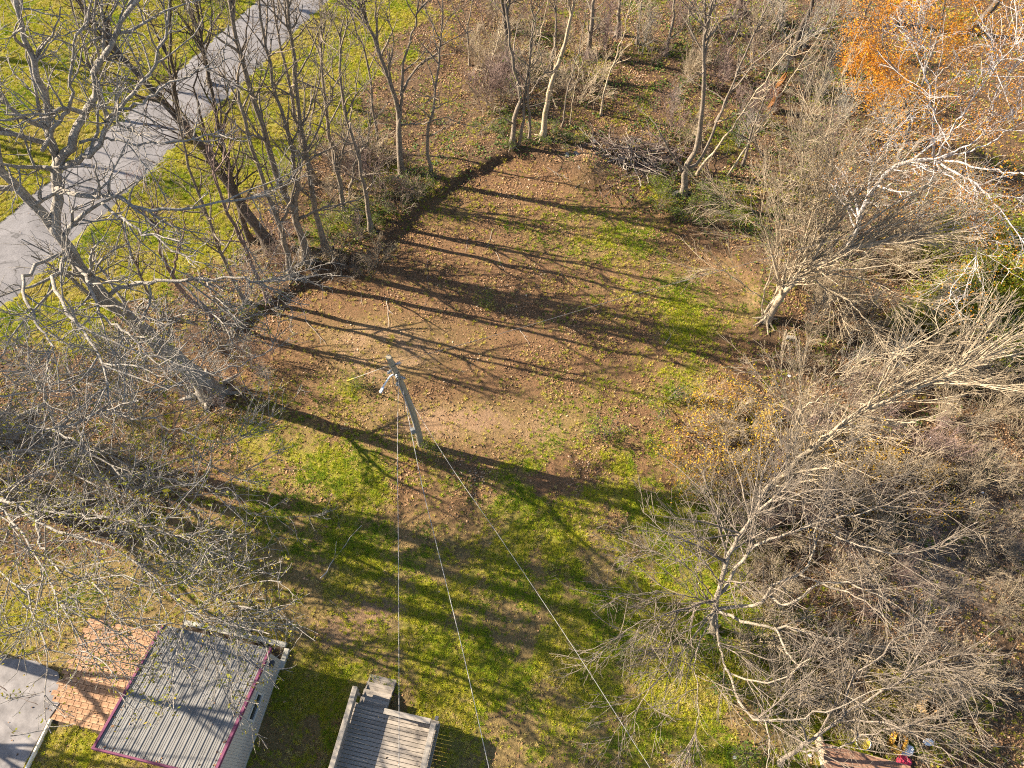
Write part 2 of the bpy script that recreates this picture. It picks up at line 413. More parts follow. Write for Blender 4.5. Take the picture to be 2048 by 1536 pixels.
def make_tree(name, label, cat, group, base, skel, levels, mat, seed, crown_mat=None, leaves=None, n0=20, jit=.06, sides0=8, zmin=.06, limb=.62):
    """skel: list of (points, r_start, r_end[, t0]) ; levels: dicts for grow()"""
    rng = np.random.default_rng(seed)
    base = np.asarray(base, float)
    P0, R0 = [], []; w0 = np.array([(s_[3] if len(s_) > 3 else 1.0) for s_ in skel])
    for s in skel:
        pts, ra, rb = s[0], s[1], s[2]
        q = spline(pts, n0)
        Ls = np.linalg.norm(q[-1] - q[0]); first = len(P0) == 0
        kink = np.cumsum(rng.normal(0, 1, (n0, 3)) * (rng.random((n0, 1)) < .45), axis=0); kink -= np.linspace(0, 1, n0)[:, None] * kink[-1]
        q[1:] += rng.normal(0, jit * .6 * min(1, Ls / 6), (n0 - 1, 3)) + (kink * jit * (.5 if first else 1.1) * min(1, Ls / 6))[1:]
        if not first: ra, rb = ra * limb, rb * limb
        tp = np.linspace(0, 1, n0) ** .8
        P0.append(q); R0.append(np.maximum(ra + (rb - ra) * tp, .012) * (1 + .03 * rng.normal(size=n0)))
    P0 = np.array(P0); R0 = np.array(R0)
    R0[:, -1] *= .35
    # root flare on the first stem
    R0[0, 0] *= 1.6; R0[0, 1] *= 1.08; P0[0, 0, 2] -= .12
    trunk = [tubes(P0, R0, sides0)]; crown = []
    if skel[0][1] > .1:
        r0 = skel[0][1]; nr = 7; RP = []
        for k in range(nr):
            a_ = 2 * math.pi * (k + rng.uniform(-.3, .3)) / nr; dv = np.array((math.cos(a_), math.sin(a_), 0)); ll = rng.uniform(2.2, 3.6) * r0
            RP.append([base + dv * r0 * .35 + (0, 0, r0 * 2.0), base + dv * r0 * .95 + (0, 0, r0 * .55), base + dv * (r0 + ll * .45) + (0, 0, r0 * .12), base + dv * (r0 + ll) + (0, 0, -r0 * .25)])
        RP = np.array(RP); trunk.append(tubes(RP, np.tile(np.array([.42, .36, .24, .10]) * r0, (nr, 1)), 6))
    cur = (P0, R0); allP = [cur]
    tip = grow(rng, P0, R0, 3.2 / np.linalg.norm(np.diff(P0, axis=1), axis=2).sum(1).mean() / .2, t0=.8, ang=24, asd=10, lr=.42, n=8, wig=.1, trop=.02, rr=.85, rmin=.012, te=.3, lmin=.5, lmax=3)
    tip[0][..., 2] = np.maximum(tip[0][..., 2], base[2] + zmin)
    for li, lv in enumerate(levels):
        lv = dict(lv); sides = lv.pop('sides', 3); src = lv.pop('src', None)
        pp = cur if src is None else (np.concatenate([_rs(allP[s][0], 8) for s in src]), np.concatenate([_rs1(allP[s][1], 8) for s in src]))
        if li == 0: lv['dens'] = lv['dens'] * w0
        C, RC = grow(rng, pp[0], pp[1], **lv)
        if li == 0:
            C = np.concatenate([C, _rs(tip[0], C.shape[1])]); RC = np.concatenate([RC, _rs1(tip[1], RC.shape[1])])
        C[..., 2] = np.maximum(C[..., 2], base[2] + zmin)
        (trunk if (li == 0 and sides >= 5) else crown).append(tubes(C, RC, sides))
        cur = (C, RC); allP.append(cur)
    root = empty(name, base); tag(root, label, cat, group)
    v, f = merge(trunk); link('trunk', fast_mesh('trunk', v - base, f, [mat]), root)
    if crown:
        v, f = merge(crown); link('crown', fast_mesh('crown', v - base, f, [crown_mat or mat], smooth=True), root)
    if leaves:
        lm, cnt, size, spread = leaves
        v, f = leaf_quads(rng, cur[0], cnt, size, spread); link('leaves', fast_mesh('leaves', v - base, f, [lm], smooth=False), root)
    return root
def _rs(P, n):
    m = P.shape[1]; f = np.linspace(0, m - 1, n); i = np.clip(f.astype(int), 0, m - 2); fr = (f - i)[None, :, None]
    return P[:, i] * (1 - fr) + P[:, i + 1] * fr
def _rs1(P, n):
    m = P.shape[1]; f = np.linspace(0, m - 1, n); i = np.clip(f.astype(int), 0, m - 2); fr = (f - i)[None, :]
    return P[:, i] * (1 - fr) + P[:, i + 1] * fr
def copy_tree(o, loc, rz, sc=1.0):
    c = o.copy(); COL.objects.link(c); c.location = loc; c.rotation_euler = (0, 0, rz); c.scale = (sc, sc, sc)
    for ch in o.children:
        d = ch.copy(); COL.objects.link(d); d.parent = c
    return c

# ================================================================== GROUND
def axis(lo, hi, step, far):
    a = np.arange(lo, hi + step / 2, step)
    g = [hi]; s = step
    while g[-1] < far: s *= 1.35; g.append(g[-1] + s)
    h = [lo]; s = step
    while h[-1] > -far: s *= 1.35; h.append(h[-1] - s)
    return np.r_[np.array(h[1:])[::-1], a, np.array(g[1:])]
gx = axis(-44, 44, .24, 900); gy = axis(-6, 58, .24, 900)
XX, YY = np.meshgrid(gx, gy)
ZZ = gz(XX, YY) + .05 * (fbm(XX, YY, 2.2, 2, 2.) - .5) * (1 - np.exp(-(((XX + 12) / 12) ** 6 + ((YY - 2.0) / 6) ** 6)))
g_, l_, d_, lw_, cl_ = fields(XX, YY)
n3 = fbm(XX, YY, .3, 3, 8.)
GREY_B = [(1950, 1080, 5, 4, .8), (1800, 1160, 5, 3, .6), (2000, 900, 3, 3, .4), (1700, 1240, 4, 2, .3), (740, 1280, 2.2, .9, .35)]
grey_ = np.clip(blobs(XX, YY, GREY_B) * (.3 + 1.3 * n3), 0, 1) * .6
nx, ny = len(gx), len(gy)
ii = (np.arange(ny - 1)[:, None] * nx + np.arange(nx - 1)[None, :])
quads = np.stack([ii, ii + 1, ii + nx + 1, ii + nx], -1).reshape(-1, 4)
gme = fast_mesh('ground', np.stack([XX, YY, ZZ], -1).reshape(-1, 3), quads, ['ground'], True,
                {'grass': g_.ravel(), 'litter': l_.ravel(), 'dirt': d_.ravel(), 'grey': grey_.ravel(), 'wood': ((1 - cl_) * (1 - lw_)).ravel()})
ground = link('ground', gme); ground['kind'] = 'structure'

# ------------------------------------------------------------------ driveway
def asphalt_mat():
    m, nt, b = new_mat('asphalt', .95); P = pos(nt)
    c = ramp(nt, [(.3, (.085, .080, .080)), (.7, (.185, .175, .175))], noise(nt, .7, 6, .65, P, .6))
    c = mix(nt, .35, c, ramp(nt, [(.35, (.06, .056, .06)), (.65, (.26, .245, .25))], noise(nt, 14, 4, .8, P)))
    v = N(nt, 'ShaderNodeTexVoronoi', feature='DISTANCE_TO_EDGE'); v.inputs['Scale'].default_value = .35
    w = N(nt, 'ShaderNodeVectorMath', operation='ADD'); nt.links.new(P, w.inputs[0])
    nz = N(nt, 'ShaderNodeTexNoise'); nz.inputs['Scale'].default_value = 1.2; nt.links.new(P, nz.inputs['Vector']); nt.links.new(nz.outputs['Color'], w.inputs[1]); nt.links.new(w.outputs[0], v.inputs['Vector'])
    c = mix(nt, ramp(nt, [(.0, (.75, .75, .75)), (.014, (0, 0, 0))], v.outputs['Distance']), c, (.045, .042, .04))
    nt.links.new(c, b.inputs['Base Color']); bump(nt, b, noise(nt, 30, 3, .7, P), .4, .02)
asphalt_mat()
ra, rb = np.array(ROAD_A), np.array(ROAD_B); rd = (rb - ra) / np.linalg.norm(rb - ra); rn = np.array((-rd[1], rd[0]))
ra = ra - rn * .45; rb = rb - rn * .45; rl = np.linalg.norm(rb - ra) + 60; ns = 420
t_ = np.linspace(-30, rl - 20, ns)
HALF = 2.4
rows = []
rngr = np.random.default_rng(3)
for k, w in enumerate(np.linspace(-1, 1, 9)):
    off = w * HALF + (np.abs(w) > .99) * (.10 * rngr.normal(size=ns) + .5 * (fbm(t_, t_ * 0 + 7 * w, .22, 3, 3.) - .5))
    q = ra[None] + rd[None] * t_[:, None] + rn[None] * off[:, None]
    z = gz(q[:, 0], q[:, 1]) + .055 - (abs(w) > .99) * .06
    rows.append(np.c_[q, z])
rv = np.array(rows)
ii = (np.arange(8)[:, None] * ns + np.arange(ns - 1)[None, :])
rq = np.stack([ii, ii + 1, ii + ns + 1, ii + ns], -1).reshape(-1, 4)
drv = link('driveway', fast_mesh('driveway', rv.reshape(-1, 3), rq, ['asphalt'])); drv['kind'] = 'structure'
def road_dist(x, y):
    return np.abs((x - ra[0]) * rn[0] + (y - ra[1]) * rn[1])

# ================================================================== BUILDINGS AND PAVING (bottom of the plot)
AZ = R(-11.5)
EX = np.array((math.cos(AZ), math.sin(AZ), 0)); EY = np.array((-math.sin(AZ), math.cos(AZ), 0)); EZ = np.array((0, 0, 1.0))
def roof_mat():
    m, nt, b = new_mat('roof_metal', .6)
    tc = N(nt, 'ShaderNodeTexCoord').outputs['Object']; mp = N(nt, 'ShaderNodeMapping'); mp.inputs['Scale'].default_value = (5, .5, 5); nt.links.new(tc, mp.inputs[0])
    P = pos(nt)
    c = ramp(nt, [(.3, (.12, .117, .112)), (.7, (.19, .184, .175))], noise(nt, 1.3, 7, .7, P))
    c = mix(nt, ramp(nt, [(.48, (0, 0, 0)), (.75, (.55, .55, .55))], noise(nt, 3, 5, .7, mp.outputs[0])), c, (.095, .078, .060))
    c = mix(nt, ramp(nt, [(.62, (0, 0, 0)), (.70, (.6, .6, .6))], noise(nt, 7, 4, .7, P)), c, (.15, .125, .095))
    nt.links.new(c, b.inputs['Base Color'])
roof_mat()
simple_mat('trim_purple', (.10, .026, .058), (.17, .050, .095), 5, .75, 7)
simple_mat('siding', (.36, .33, .28), (.44, .405, .35), 3, .85, stretch=(6, 6, .6))
simple_mat('window_trim', (.42, .40, .35), (.50, .47, .42), 6, .7)
mg, ntg, bg = new_mat('window_glass', .08); bg.inputs['Base Color'].default_value = (.02, .022, .025, 1); bg.inputs['Specular IOR Level'].default_value = .6
simple_mat('dark_box', (.05, .05, .06), (.08, .08, .09), 8, .6)
simple_mat('deck_wood', (.19, .165, .14), (.30, .26, .215), 5, .85, 5, stretch=(1, 9, 9), rnd=.14)
simple_mat('rail_wood', (.20, .175, .145), (.31, .275, .23), 5, .85, 5, stretch=(1, 9, 9), rnd=.08)
simple_mat('paver_tan', (.17, .092, .050), (.42, .26, .155), 5, .95, 5, rnd=.14)
simple_mat('paver_grey', (.30, .27, .22), (.42, .38, .31), 9, .95, 5, rnd=.12)
simple_mat('edge_block', (.27, .26, .22), (.38, .36, .31), 9, .95, 5, rnd=.15)
simple_mat('soil', (.025, .018, .012), (.07, .048, .030), 9, 1.0, 6, bstr=.8, bdist=.04)
simple_mat('concrete', (.10, .092, .09), (.24, .222, .215), 1.6, .95, 9, bstr=.5, bdist=.03)
simple_mat('white_board', (.60, .55, .45), (.74, .68, .57), 6, .8)

def loc_pt(o, a, b, c=0.0): return o + EX * a + EY * b + EZ * c

# --- shed: origin at the back right roof corner, on the ground
roofBR = A(540, 1297, 2.2)
SO = np.array((roofBR[0], roofBR[1], 0.0))
RW, RLen, ZB, ZF = 4.25, 4.3, 2.2, 3.2
shed = empty('garden_shed', SO, AZ)
tag(shed, 'beige garden shed with ribbed grey metal roof and purple trim', 'shed')
def sloc(z_at, y): return ZB + (ZF - ZB) * (-y / RLen)
# walls: local frame x: -RW..0, y: -RLen..0
W_IN, WB = .12, .10
def wall_panel(x0, x1, y0, y1, zt0, zt1, name):
    """vertical sheet siding with shallow grooves"""
    bm = bmesh.new()
    d = Vector((x1 - x0, y1 - y0, 0)); Lw = d.length; d.normalize(); nrm = Vector((d.y, -d.x, 0))
    nb = int(Lw / .1)
    for k in range(nb):
        a, b_ = k * Lw / nb, (k + 1) * Lw / nb - .007
        za = zt0 + (zt1 - zt0) * (a / Lw) - .06; zb2 = zt0 + (zt1 - zt0) * (b_ / Lw) - .06
        pa = Vector((x0, y0, 0)) + d * a; pb = Vector((x0, y0, 0)) + d * b_
        vsx = [bm.verts.new(v) for v in ((*(pa + nrm * .004).xy, .08), (*(pb + nrm * .004).xy, .08), (*(pb + nrm * .004).xy, zb2), (*(pa + nrm * .004).xy, za),
                                        (*(pa - nrm * .05).xy, .08), (*(pb - nrm * .05).xy, .08), (*(pb - nrm * .05).xy, zb2), (*(pa - nrm * .05).xy, za))]
        for q in ((0, 1, 2, 3), (5, 4, 7, 6), (4, 0, 3, 7), (1, 5, 6, 2), (3, 2, 6, 7), (4, 5, 1, 0)): bm.faces.new([vsx[i] for i in q])
    # backing sheet closes the grooves
    pa = Vector((x0, y0, 0)) - nrm * .01; pb = Vector((x1, y1, 0)) - nrm * .01
    vsx = [bm.verts.new(v) for v in ((*pa.xy, .08), (*pb.xy, .08), (*pb.xy, zt1 - .07), (*pa.xy, zt0 - .07))]
    bm.faces.new(vsx)
    return bm_obj(name, bm, 'siding', shed)
xr, xl, yb, yf = -W_IN, -RW + W_IN, -WB, -RLen + WB
right_wall = wall_panel(xr, xr, yf, yb, sloc(0, yf), sloc(0, yb), 'side_wall')
wall_panel(xr, xl, yb, yb, sloc(0, yb), sloc(0, yb), 'back_wall')
wall_panel(xl, xl, yb, yf, sloc(0, yb), sloc(0, yf), 'side_wall')
wall_panel(xl, xr, yf, yf, sloc(0, yf), sloc(0, yf), 'front_wall')
bm = bmesh.new(); add_box(bm, ((xr + xl) / 2, (yb + yf) / 2, .04), (xr - xl + .06, yb - yf + .06, .2), bev=.01)
bm_obj('foundation', bm, 'edge_block', shed)
# roof: five ribbed sheets
slope = math.atan2(ZF - ZB, RLen)
NP = 5; pw = RW / NP
prof = []
for k in range(3):
    x0 = k * pw / 3
    prof += [(x0, .0), (x0 + .02, .024), (x0 + .053, .024), (x0 + .073, .0)]
    s0 = x0 + .073; gap = pw / 3 - .073
    for j in (1, 2):
        c = s0 + gap * j / 3; prof += [(c - .02, 0), (c - .01, .008), (c + .01, .008), (c + .02, 0)]
prof.append((pw - .004, 0))
bm = bmesh.new(); sl = RLen / math.cos(slope)
va = [bm.verts.new((x, 0, z)) for x, z in prof]; vb = [bm.verts.new((x, -sl, z)) for x, z in prof]
vc = [bm.verts.new((x, 0, z - .012)) for x, z in prof]; vd = [bm.verts.new((x, -sl, z - .012)) for x, z in prof]
for i in range(len(prof) - 1):
    bm.faces.new((va[i], vb[i], vb[i + 1], va[i + 1])); bm.faces.new((vc[i], vc[i + 1], vd[i + 1], vd[i]))
    bm.faces.new((va[i], va[i + 1], vc[i + 1], vc[i])); bm.faces.new((vb[i], vd[i], vd[i + 1], vb[i + 1]))
me = bpy.data.meshes.new('roof_panel'); bm.normal_update(); bm.to_mesh(me); bm.free(); me.materials.append(MATS['roof_metal'])
for k in range(NP):
    o = link('roof_panel', me, shed, (-RW + k * pw, 0, ZB + .002 * (k % 2)), (-slope, 0, 0))
bm = bmesh.new(); add_box(bm, (-RW / 2, -sl / 2, -.035), (RW - .12, sl - .04, .04)); bm_obj('roof_deck', bm, 'siding', shed, (0, 0, ZB), (-slope, 0, 0))
for x in (-RW - .02, .02):
    bm = bmesh.new(); add_box(bm, (x, -sl / 2, -.02), (.10, sl + .04, .16), bev=.008); bm_obj('roof_trim', bm, 'trim_purple', shed, (0, 0, ZB), (-slope, 0, 0))
bm = bmesh.new(); add_box(bm, (-RW / 2, -sl - .035, -.03), (RW + .16, .065, .17), bev=.008); bm_obj('fascia', bm, 'trim_purple', shed, (0, 0, ZB), (-slope, 0, 0))
# window in the side wall
win = empty('window', (0, 0, 0)); win.parent = shed
wy, wz, wl, wh = -1.95, 1.3, .85, .45
bm = bmesh.new()
add_box(bm, (xr + .03, wy, wz + wh / 2 + .035), (.05, wl + .16, .07), bev=.004); add_box(bm, (xr + .04, wy, wz - wh / 2 - .035), (.08, wl + .18, .07), bev=.004)
for s in (-1, 1): add_box(bm, (xr + .03, wy + s * (wl / 2 + .035), wz), (.05, .07, wh), bev=.004)
bm_obj('frame', bm, 'window_trim', win)
bm = bmesh.new(); add_box(bm, (xr + .017, wy, wz), (.01, wl, wh)); bm_obj('pane', bm, 'window_glass', win)
bm = bmesh.new(); add_box(bm, (xr + .09, -.42, 1.35), (.15, .24, .2), bev=.01); add_box(bm, (xr + .09, -.42, 1.465), (.18, .27, .03), bev=.006)
bm_obj('meter_box', bm, 'dark_box', shed)

# --- planting bed edged with blocks behind the shed
bedA, bedB, bedC = G(385, 1243), G(574, 1291), G(566, 1316)
bed = empty('planting_bed', (bedB[0], bedB[1], 0), AZ); tag(bed, 'soil bed edged with pale concrete blocks along the shed back wall', 'planter')
rb_ = random.Random(4)
blk = box_mesh('edging_block', (.39, .2, .19), 'edge_block', .012)
nb = 11
for k in range(nb):
    o = link('edging_block', blk, bed, (-.2 - .4 * k, .0 + rb_.uniform(-.01, .01), .09 + rb_.uniform(-.008, .012)), (0, 0, rb_.uniform(-.02, .02)))
for k in range(2):
    link('edging_block', blk, bed, (.1, -.12 - .2 - .4 * k, .09), (0, 0, math.pi / 2 + rb_.uniform(-.02, .02)))
bm = bmesh.new(); bmesh.ops.create_grid(bm, x_segments=30, y_segments=6, size=.5, matrix=Matrix.Translation((-2.2, -.42, .075)) @ Matrix.Diagonal((4.45, .66, 1, 1)))
for v in bm.verts: v.co.z += rb_.uniform(-.02, .04)
bm_obj('soil', bm, 'soil', bed, smooth=True)

# --- small paver pad
pd = [G(451, 1237), G(508, 1250), G(503, 1271)]
pad = empty('paver_pad', tuple(pd[0]), AZ); tag(pad, 'small square pad of grey pavers beside the block edging', 'paving')
pe = [(0, 0, .3, .3), (.31, 0, .3, .15), (.31, .155, .3, .145), (.62, 0, .15, .3), (.775, 0, .145, .3), (.93, 0, .3, .3), (0, .31, .15, .3), (.155, .31, .145, .3), (.31, .31, .3, .3), (.62, .31, .3, .15), (.62, .465, .3, .145), (.93, .31, .3, .3)]
for (x, y, w, h) in pe:
    link('paver', box_mesh('paver', (w - .012, h - .012, .06), 'paver_grey'), pad, (x + w / 2, -y - h / 2, .045 + rb_.uniform(-.004, .006)))

# --- brick patio left of the shed
po = G(192, 1238)
patio = empty('brick_patio', tuple(po), AZ); tag(patio, 'weathered pinkish brick patio with shadows beside the metal roofed shed', 'patio')
pw_, ph_ = .3, .2
brick = box_mesh('brick', (pw_ - .013, ph_ - .013, .07), 'paver_tan', .008)
for j in range(19):
    for i in range(10):
        x = -.28 + i * pw_ + (j % 2) * pw_ / 2; y = -.1 - j * ph_
        x += -.035 * j * .0
        if j > 13: x -= .0
        link('brick', brick, patio, (x + .15, y, .035 + rb_.uniform(-.006, .006) - (.05 if j > 15 else 0)), (rb_.uniform(-.008, .008), rb_.uniform(-.008, .008), rb_.uniform(-.008, .008)))
bm = bmesh.new(); add_box(bm, (1.42, -1.9, -.02), (3.3, 4.0, .06)); bm_obj('sand_bed', bm, 'soil', patio)

# --- concrete slab and its white edging board
cs = [A(-160, 1295), A(70, 1322), A(118, 1345), A(128, 1395), A(98, 1440), A(48, 1536), A(10, 1620), A(-260, 1620)]
bm = bmesh.new(); top = [bm.verts.new((p[0], p[1], .07)) for p in cs]; bot = [bm.verts.new((p[0], p[1], -.1)) for p in cs]
bm.faces.new(top[::-1]);
for i in range(len(cs)): bm.faces.new((top[i], top[(i + 1) % len(cs)], bot[(i + 1) % len(cs)], bot[i]))
bmesh.ops.recalc_face_normals(bm, faces=bm.faces)
slab = bm_obj('concrete_slab', bm, 'concrete'); slab['kind'] = 'structure'
p0, p1 = A(100, 1438, .1), A(20, 1600, .1)
bm = bmesh.new(); dd = p1 - p0; add_box(bm, (0, 0, 0), (np.linalg.norm(dd), .07, .2), bev=.008)
o = bm_obj('edging_board', bm, 'white_board', None, tuple((p0 + p1) / 2 + np.array((.05, 0, -.01))), (0, 0, math.atan2(dd[1], dd[0])))
tag(o, 'long pale board edging the grey concrete slab', 'board')

# --- raised deck with stair and railing
DH, RH = .6, 1.38
cr = A(874, 1440, RH)                       # back right corner of the rail cap
deck = empty('wooden_deck', (cr[0], cr[1], 0), AZ); tag(deck, 'raised grey wooden deck with railing and back steps', 'deck')
DW, DD = 3.35, 4.6
bw = .142
board = box_mesh('deck_board', (DW, bw - .016, .032), 'deck_wood', .004)
for k in range(int(DD / bw)):
    link('deck_board', board, deck, (-DW / 2, -.07 - k * bw, DH + rb_.uniform(-.002, .002)))
# stair flight on the left part of the back edge
SW = 1.12; sx = -DW + .1 + SW / 2 + .08
tread = box_mesh('stair_tread', (SW, .14, .035), 'deck_wood', .004)
for s in range(4):
    for q in range(2):
        link('stair_tread', tread, deck, (sx, .09 + s * .29 + q * .145, DH - .145 * (s + 1) + rb_.uniform(-.002, .002)))
for s in (-1, 1):
    bm = bmesh.new(); L_ = 1.3; add_box(bm, (sx + s * (SW / 2 - .05), .55, DH - .40), (.04, L_, .2), rot=Euler((-math.atan2(.145, .29), 0, 0))); bm_obj('stringer', bm, 'deck_wood', deck)
for a, b_, ln in ((-DW / 2, -.02, DW),): 
    bm = bmesh.new(); add_box(bm, (a, b_ + .04, DH - .13), (ln, .04, .22)); bm_obj('rim_joist', bm, 'deck_wood', deck)
for x in (.03, -DW - .03):
    bm = bmesh.new(); add_box(bm, (x, -DD / 2, DH - .13), (.04, DD - .06, .22)); bm_obj('rim_joist', bm, 'deck_wood', deck)
def rail(x0, y0, x1, y1, post_at):
    d = Vector((x1 - x0, y1 - y0, 0)); L_ = d.length; az = math.atan2(d.y, d.x); mid = Vector(((x0 + x1) / 2, (y0 + y1) / 2, 0))
    bm = bmesh.new(); add_box(bm, (*mid.xy, RH), (L_, .19, .04), az, bev=.006); bm_obj('rail_cap', bm, 'rail_wood', deck)
    for z in (DH + .1, RH - .08):
        bm = bmesh.new(); add_box(bm, (*mid.xy, z), (L_ - .02, .04, .085), az); bm_obj('rail_beam', bm, 'rail_wood', deck)
    nbal = int(L_ / .13)
    bal = box_mesh('rail_slat', (L_ / nbal - .003, .022, RH - .14 - DH), 'rail_wood', .002)
    for k in range(nbal):
        p = Vector((x0, y0, 0)) + d * ((k + .5) / nbal); link('rail_slat', bal, deck, (p.x, p.y, (RH + DH) / 2), (0, 0, az))
    for t in post_at:
        p = Vector((x0, y0, 0)) + d * t; bm = bmesh.new(); add_box(bm, (p.x, p.y, RH / 2 - .02), (.09, .09, RH), az, bev=.005); bm_obj('post', bm, 'rail_wood', deck)
rail(-.1, -.12, -.1, -DD, (.02, .5, .98))
rail(-DW + .1 + SW + .14, -.095, -.22, -.095, (.03, .9))
rail(-DW + .06, .5, -DW + .06, -DD, (.03, .4, .75, .98))
bm = bmesh.new(); add_box(bm, (-.02, .06, RH + .035), (.13, .13, .06), bev=.01); bm_obj('post_cap_light', bm, 'dark_box', deck)

# ================================================================== UTILITY POLE AND WIRES
simple_mat('pole_wood', (.20, .165, .11), (.40, .345, .25), 4, .9, 6, stretch=(14, 14, .8), bstr=.5, bdist=.02)
simple_mat('galvanised', (.26, .27, .27), (.42, .43, .43), 12, .45, metallic=.6)
simple_mat('wire_grey', (.26, .25, .24), (.38, .36, .34), 20, .6)
simple_mat('wire_dark', (.10, .10, .10), (.18, .17, .16), 20, .6)
simple_mat('meter_grey', (.16, .17, .17), (.24, .25, .25), 9, .6)
simple_mat('guard_yellow', (.42, .31, .05), (.52, .40, .08), 6, .6)
simple_mat('lamp_white', (.70, .70, .70), (.82, .82, .82), 8, .5)
pb = G(842, 889)
pt = A(777, 714, 7.45)
pole = empty('utility_pole', tuple(pb)); tag(pole, 'leaning weathered wooden utility pole in the clearing with a lamp arm', 'utility pole')
def on_pole(t): 
    q = pb + (pt - pb) * t; q = q + np.array((.16, .0, 0)) * math.sin(t * math.pi) ; return q
pts = np.array([on_pole(t) for t in np.linspace(-.03, 1, 16)])
v, f = tubes(pts[None], np.linspace(.165, .115, 16)[None], 14)
link('pole_shaft', fast_mesh('pole_shaft', v - pb, f, ['pole_wood']), pole)
bm = bmesh.new(); bmesh.ops.create_circle(bm, cap_ends=True, segments=14, radius=.116, matrix=Matrix.Translation(tuple(pts[-1] - pb))); bm_obj('pole_top', bm, 'pole_wood', pole)
def tube_obj(name, pts, r, mat, parent=None, n=20, sides=6, off=None, r2=None):
    q = spline(pts, n); v, f = tubes(q[None], np.linspace(r, r2 if r2 is not None else r, n)[None], sides)
    o_ = off if off is not None else np.zeros(3)
    return link(name, fast_mesh(name, v - o_, f, [mat]), parent)
# bands, bolts, insulators
for t, zz in ((.93, .0), (.86, 0), (.80, 0), (.64, 0)):
    q = on_pole(t) - pb
    bm = bmesh.new(); bmesh.ops.create_cone(bm, cap_ends=False, segments=14, radius1=.15, radius2=.15, depth=.05, matrix=Matrix.Translation(tuple(q))); bm_obj('band', bm, 'galvanised', pole)
def insulator(t, dx, dy):
    q = on_pole(t) - pb
    bm = bmesh.new(); a = math.atan2(dy, dx)
    for k, (r, w) in enumerate(((.03, .1), (.07, .03), (.045, .03), (.07, .03), (.03, .04))):
        bmesh.ops.create_cone(bm, cap_ends=True, segments=10, radius1=r, radius2=r, depth=w, matrix=Matrix.Translation(tuple(q + np.array((dx, dy, 0)) * (.16 + .045 * k))) @ Matrix.Rotation(a, 4, 'Z') @ Matrix.Rotation(math.pi / 2, 4, 'Y'))
    bm_obj('insulator', bm, 'galvanised', pole)
insulator(.93, .97, .2); insulator(.86, .3, -.95); insulator(.82, .9, -.4); insulator(.79, -.2, -.98); insulator(.90, -.6, -.8)
lq = on_pole(.83)
lamp_end = A(767, 772, 6.0)
tube_obj('lamp_arm', [lq, lq * .6 + lamp_end * .4 + np.array((0, 0, .25)), lamp_end], .035, 'lamp_white', pole, 12, 8, pb)
bm = bmesh.new(); add_box(bm, tuple(lamp_end - pb + np.array((-.06, -.16, -.03))), (.11, .30, .07), R(-20), bev=.02); bm_obj('lamp_head', bm, 'lamp_white', pole)
q = on_pole(.22) - pb
bm = bmesh.new(); add_box(bm, tuple(q + np.array((-.18, -.12, 0))), (.22, .18, .34), .4, bev=.02); bm_obj('meter_box', bm, 'meter_grey', pole)
cd = [on_pole(t) - pb + np.array((-.05, -.16, 0)) for t in np.linspace(.24, .8, 8)]
tube_obj('conduit', cd, .03, 'wire_grey', pole, 14, 6)
dw = [on_pole(t) - pb + np.array((-.17 + .06 * math.sin(t * 23), -.2 + .05 * math.cos(t * 31), 0)) for t in np.linspace(.45, .84, 10)]
tube_obj('drop_loop', dw, .014, 'wire_dark', pole, 24, 5)
def wire(name, label, pts, r, mat='wire_grey', sag=0.0, group='overhead wires from the utility pole'):
    o = tube_obj(name, pts, r, mat, None, 60, 5); tag(o, label, 'wire', group); return o
wire('overhead_wire', 'pale overhead wire from pole passing above the wooden deck', [on_pole(.80), A(795, 900, 5.9), A(797, 1120, 5.3), A(798, 1400, 4.9), A(798, 1700, 4.8)], .010)
wire('overhead_wire', 'pale overhead wire from pole crossing lawn just east of the deck', [on_pole(.72), A(842, 960, 5.0), A(872, 1085, 4.6), A(925, 1300, 4.3), A(978, 1536, 4.2), A(1030, 1750, 4.2)], .012)
wire('overhead_wire', 'pale overhead wire from pole slanting over lawn toward the sprawling tree', [on_pole(.66), A(900, 930, 4.9), A(1000, 1075, 4.6), A(1150, 1300, 4.4), A(1290, 1520, 4.4), A(1420, 1720, 4.4)], .009)
wire('overhead_wire', 'thin overhead wire from pole top crossing the clearing toward the woods', [on_pole(.94), A(880, 701, 6.7), A(1040, 656, 6.4), A(1250, 594, 6.3), A(1400, 553, 6.4), A(1800, 445, 7.2), A(2250, 330, 8.2)], .008, 'wire_dark')
ga = G(693, 762)
guy = empty('guy_wire', tuple(ga)); tag(guy, 'guy wire with yellow guard anchored left of the utility pole', 'guy wire')
gt = on_pole(.93)
tube_obj('cable', [ga, gt], .011, 'wire_grey', guy, 6, 5, ga)
tube_obj('guard', [ga + (gt - ga) * .02 + np.array((0, 0, .0)), ga + (gt - ga) * .2], .024, 'guard_yellow', guy, 6, 7, ga)

# ================================================================== TREES
LIMB = dict(dens=.85, t0=.22, ang=48, asd=14, lr=.42, n=8, wig=.13, trop=.03, rr=.62, rmin=.02, te=.28, lmin=.8, lmax=6.5, sides=5)
BR = dict(dens=1.9, t0=.15, ang=46, asd=14, lr=.5, n=6, wig=.16, trop=.03, rr=.6, rmin=.012, te=.35, lmin=.4, lmax=2.6, sides=4)
TW = dict(dens=3.4, t0=.15, ang=44, asd=15, lr=.5, n=5, wig=.18, trop=.02, rr=.6, rmin=.0075, te=.5, lmin=.18, lmax=1.1, sides=3)
def lv(d, **k): e = dict(d); e.update(k); return e
def plane(Y, lst): return [V(x, y, Y + (d[0] if d else 0)) for x, y, *d in lst]

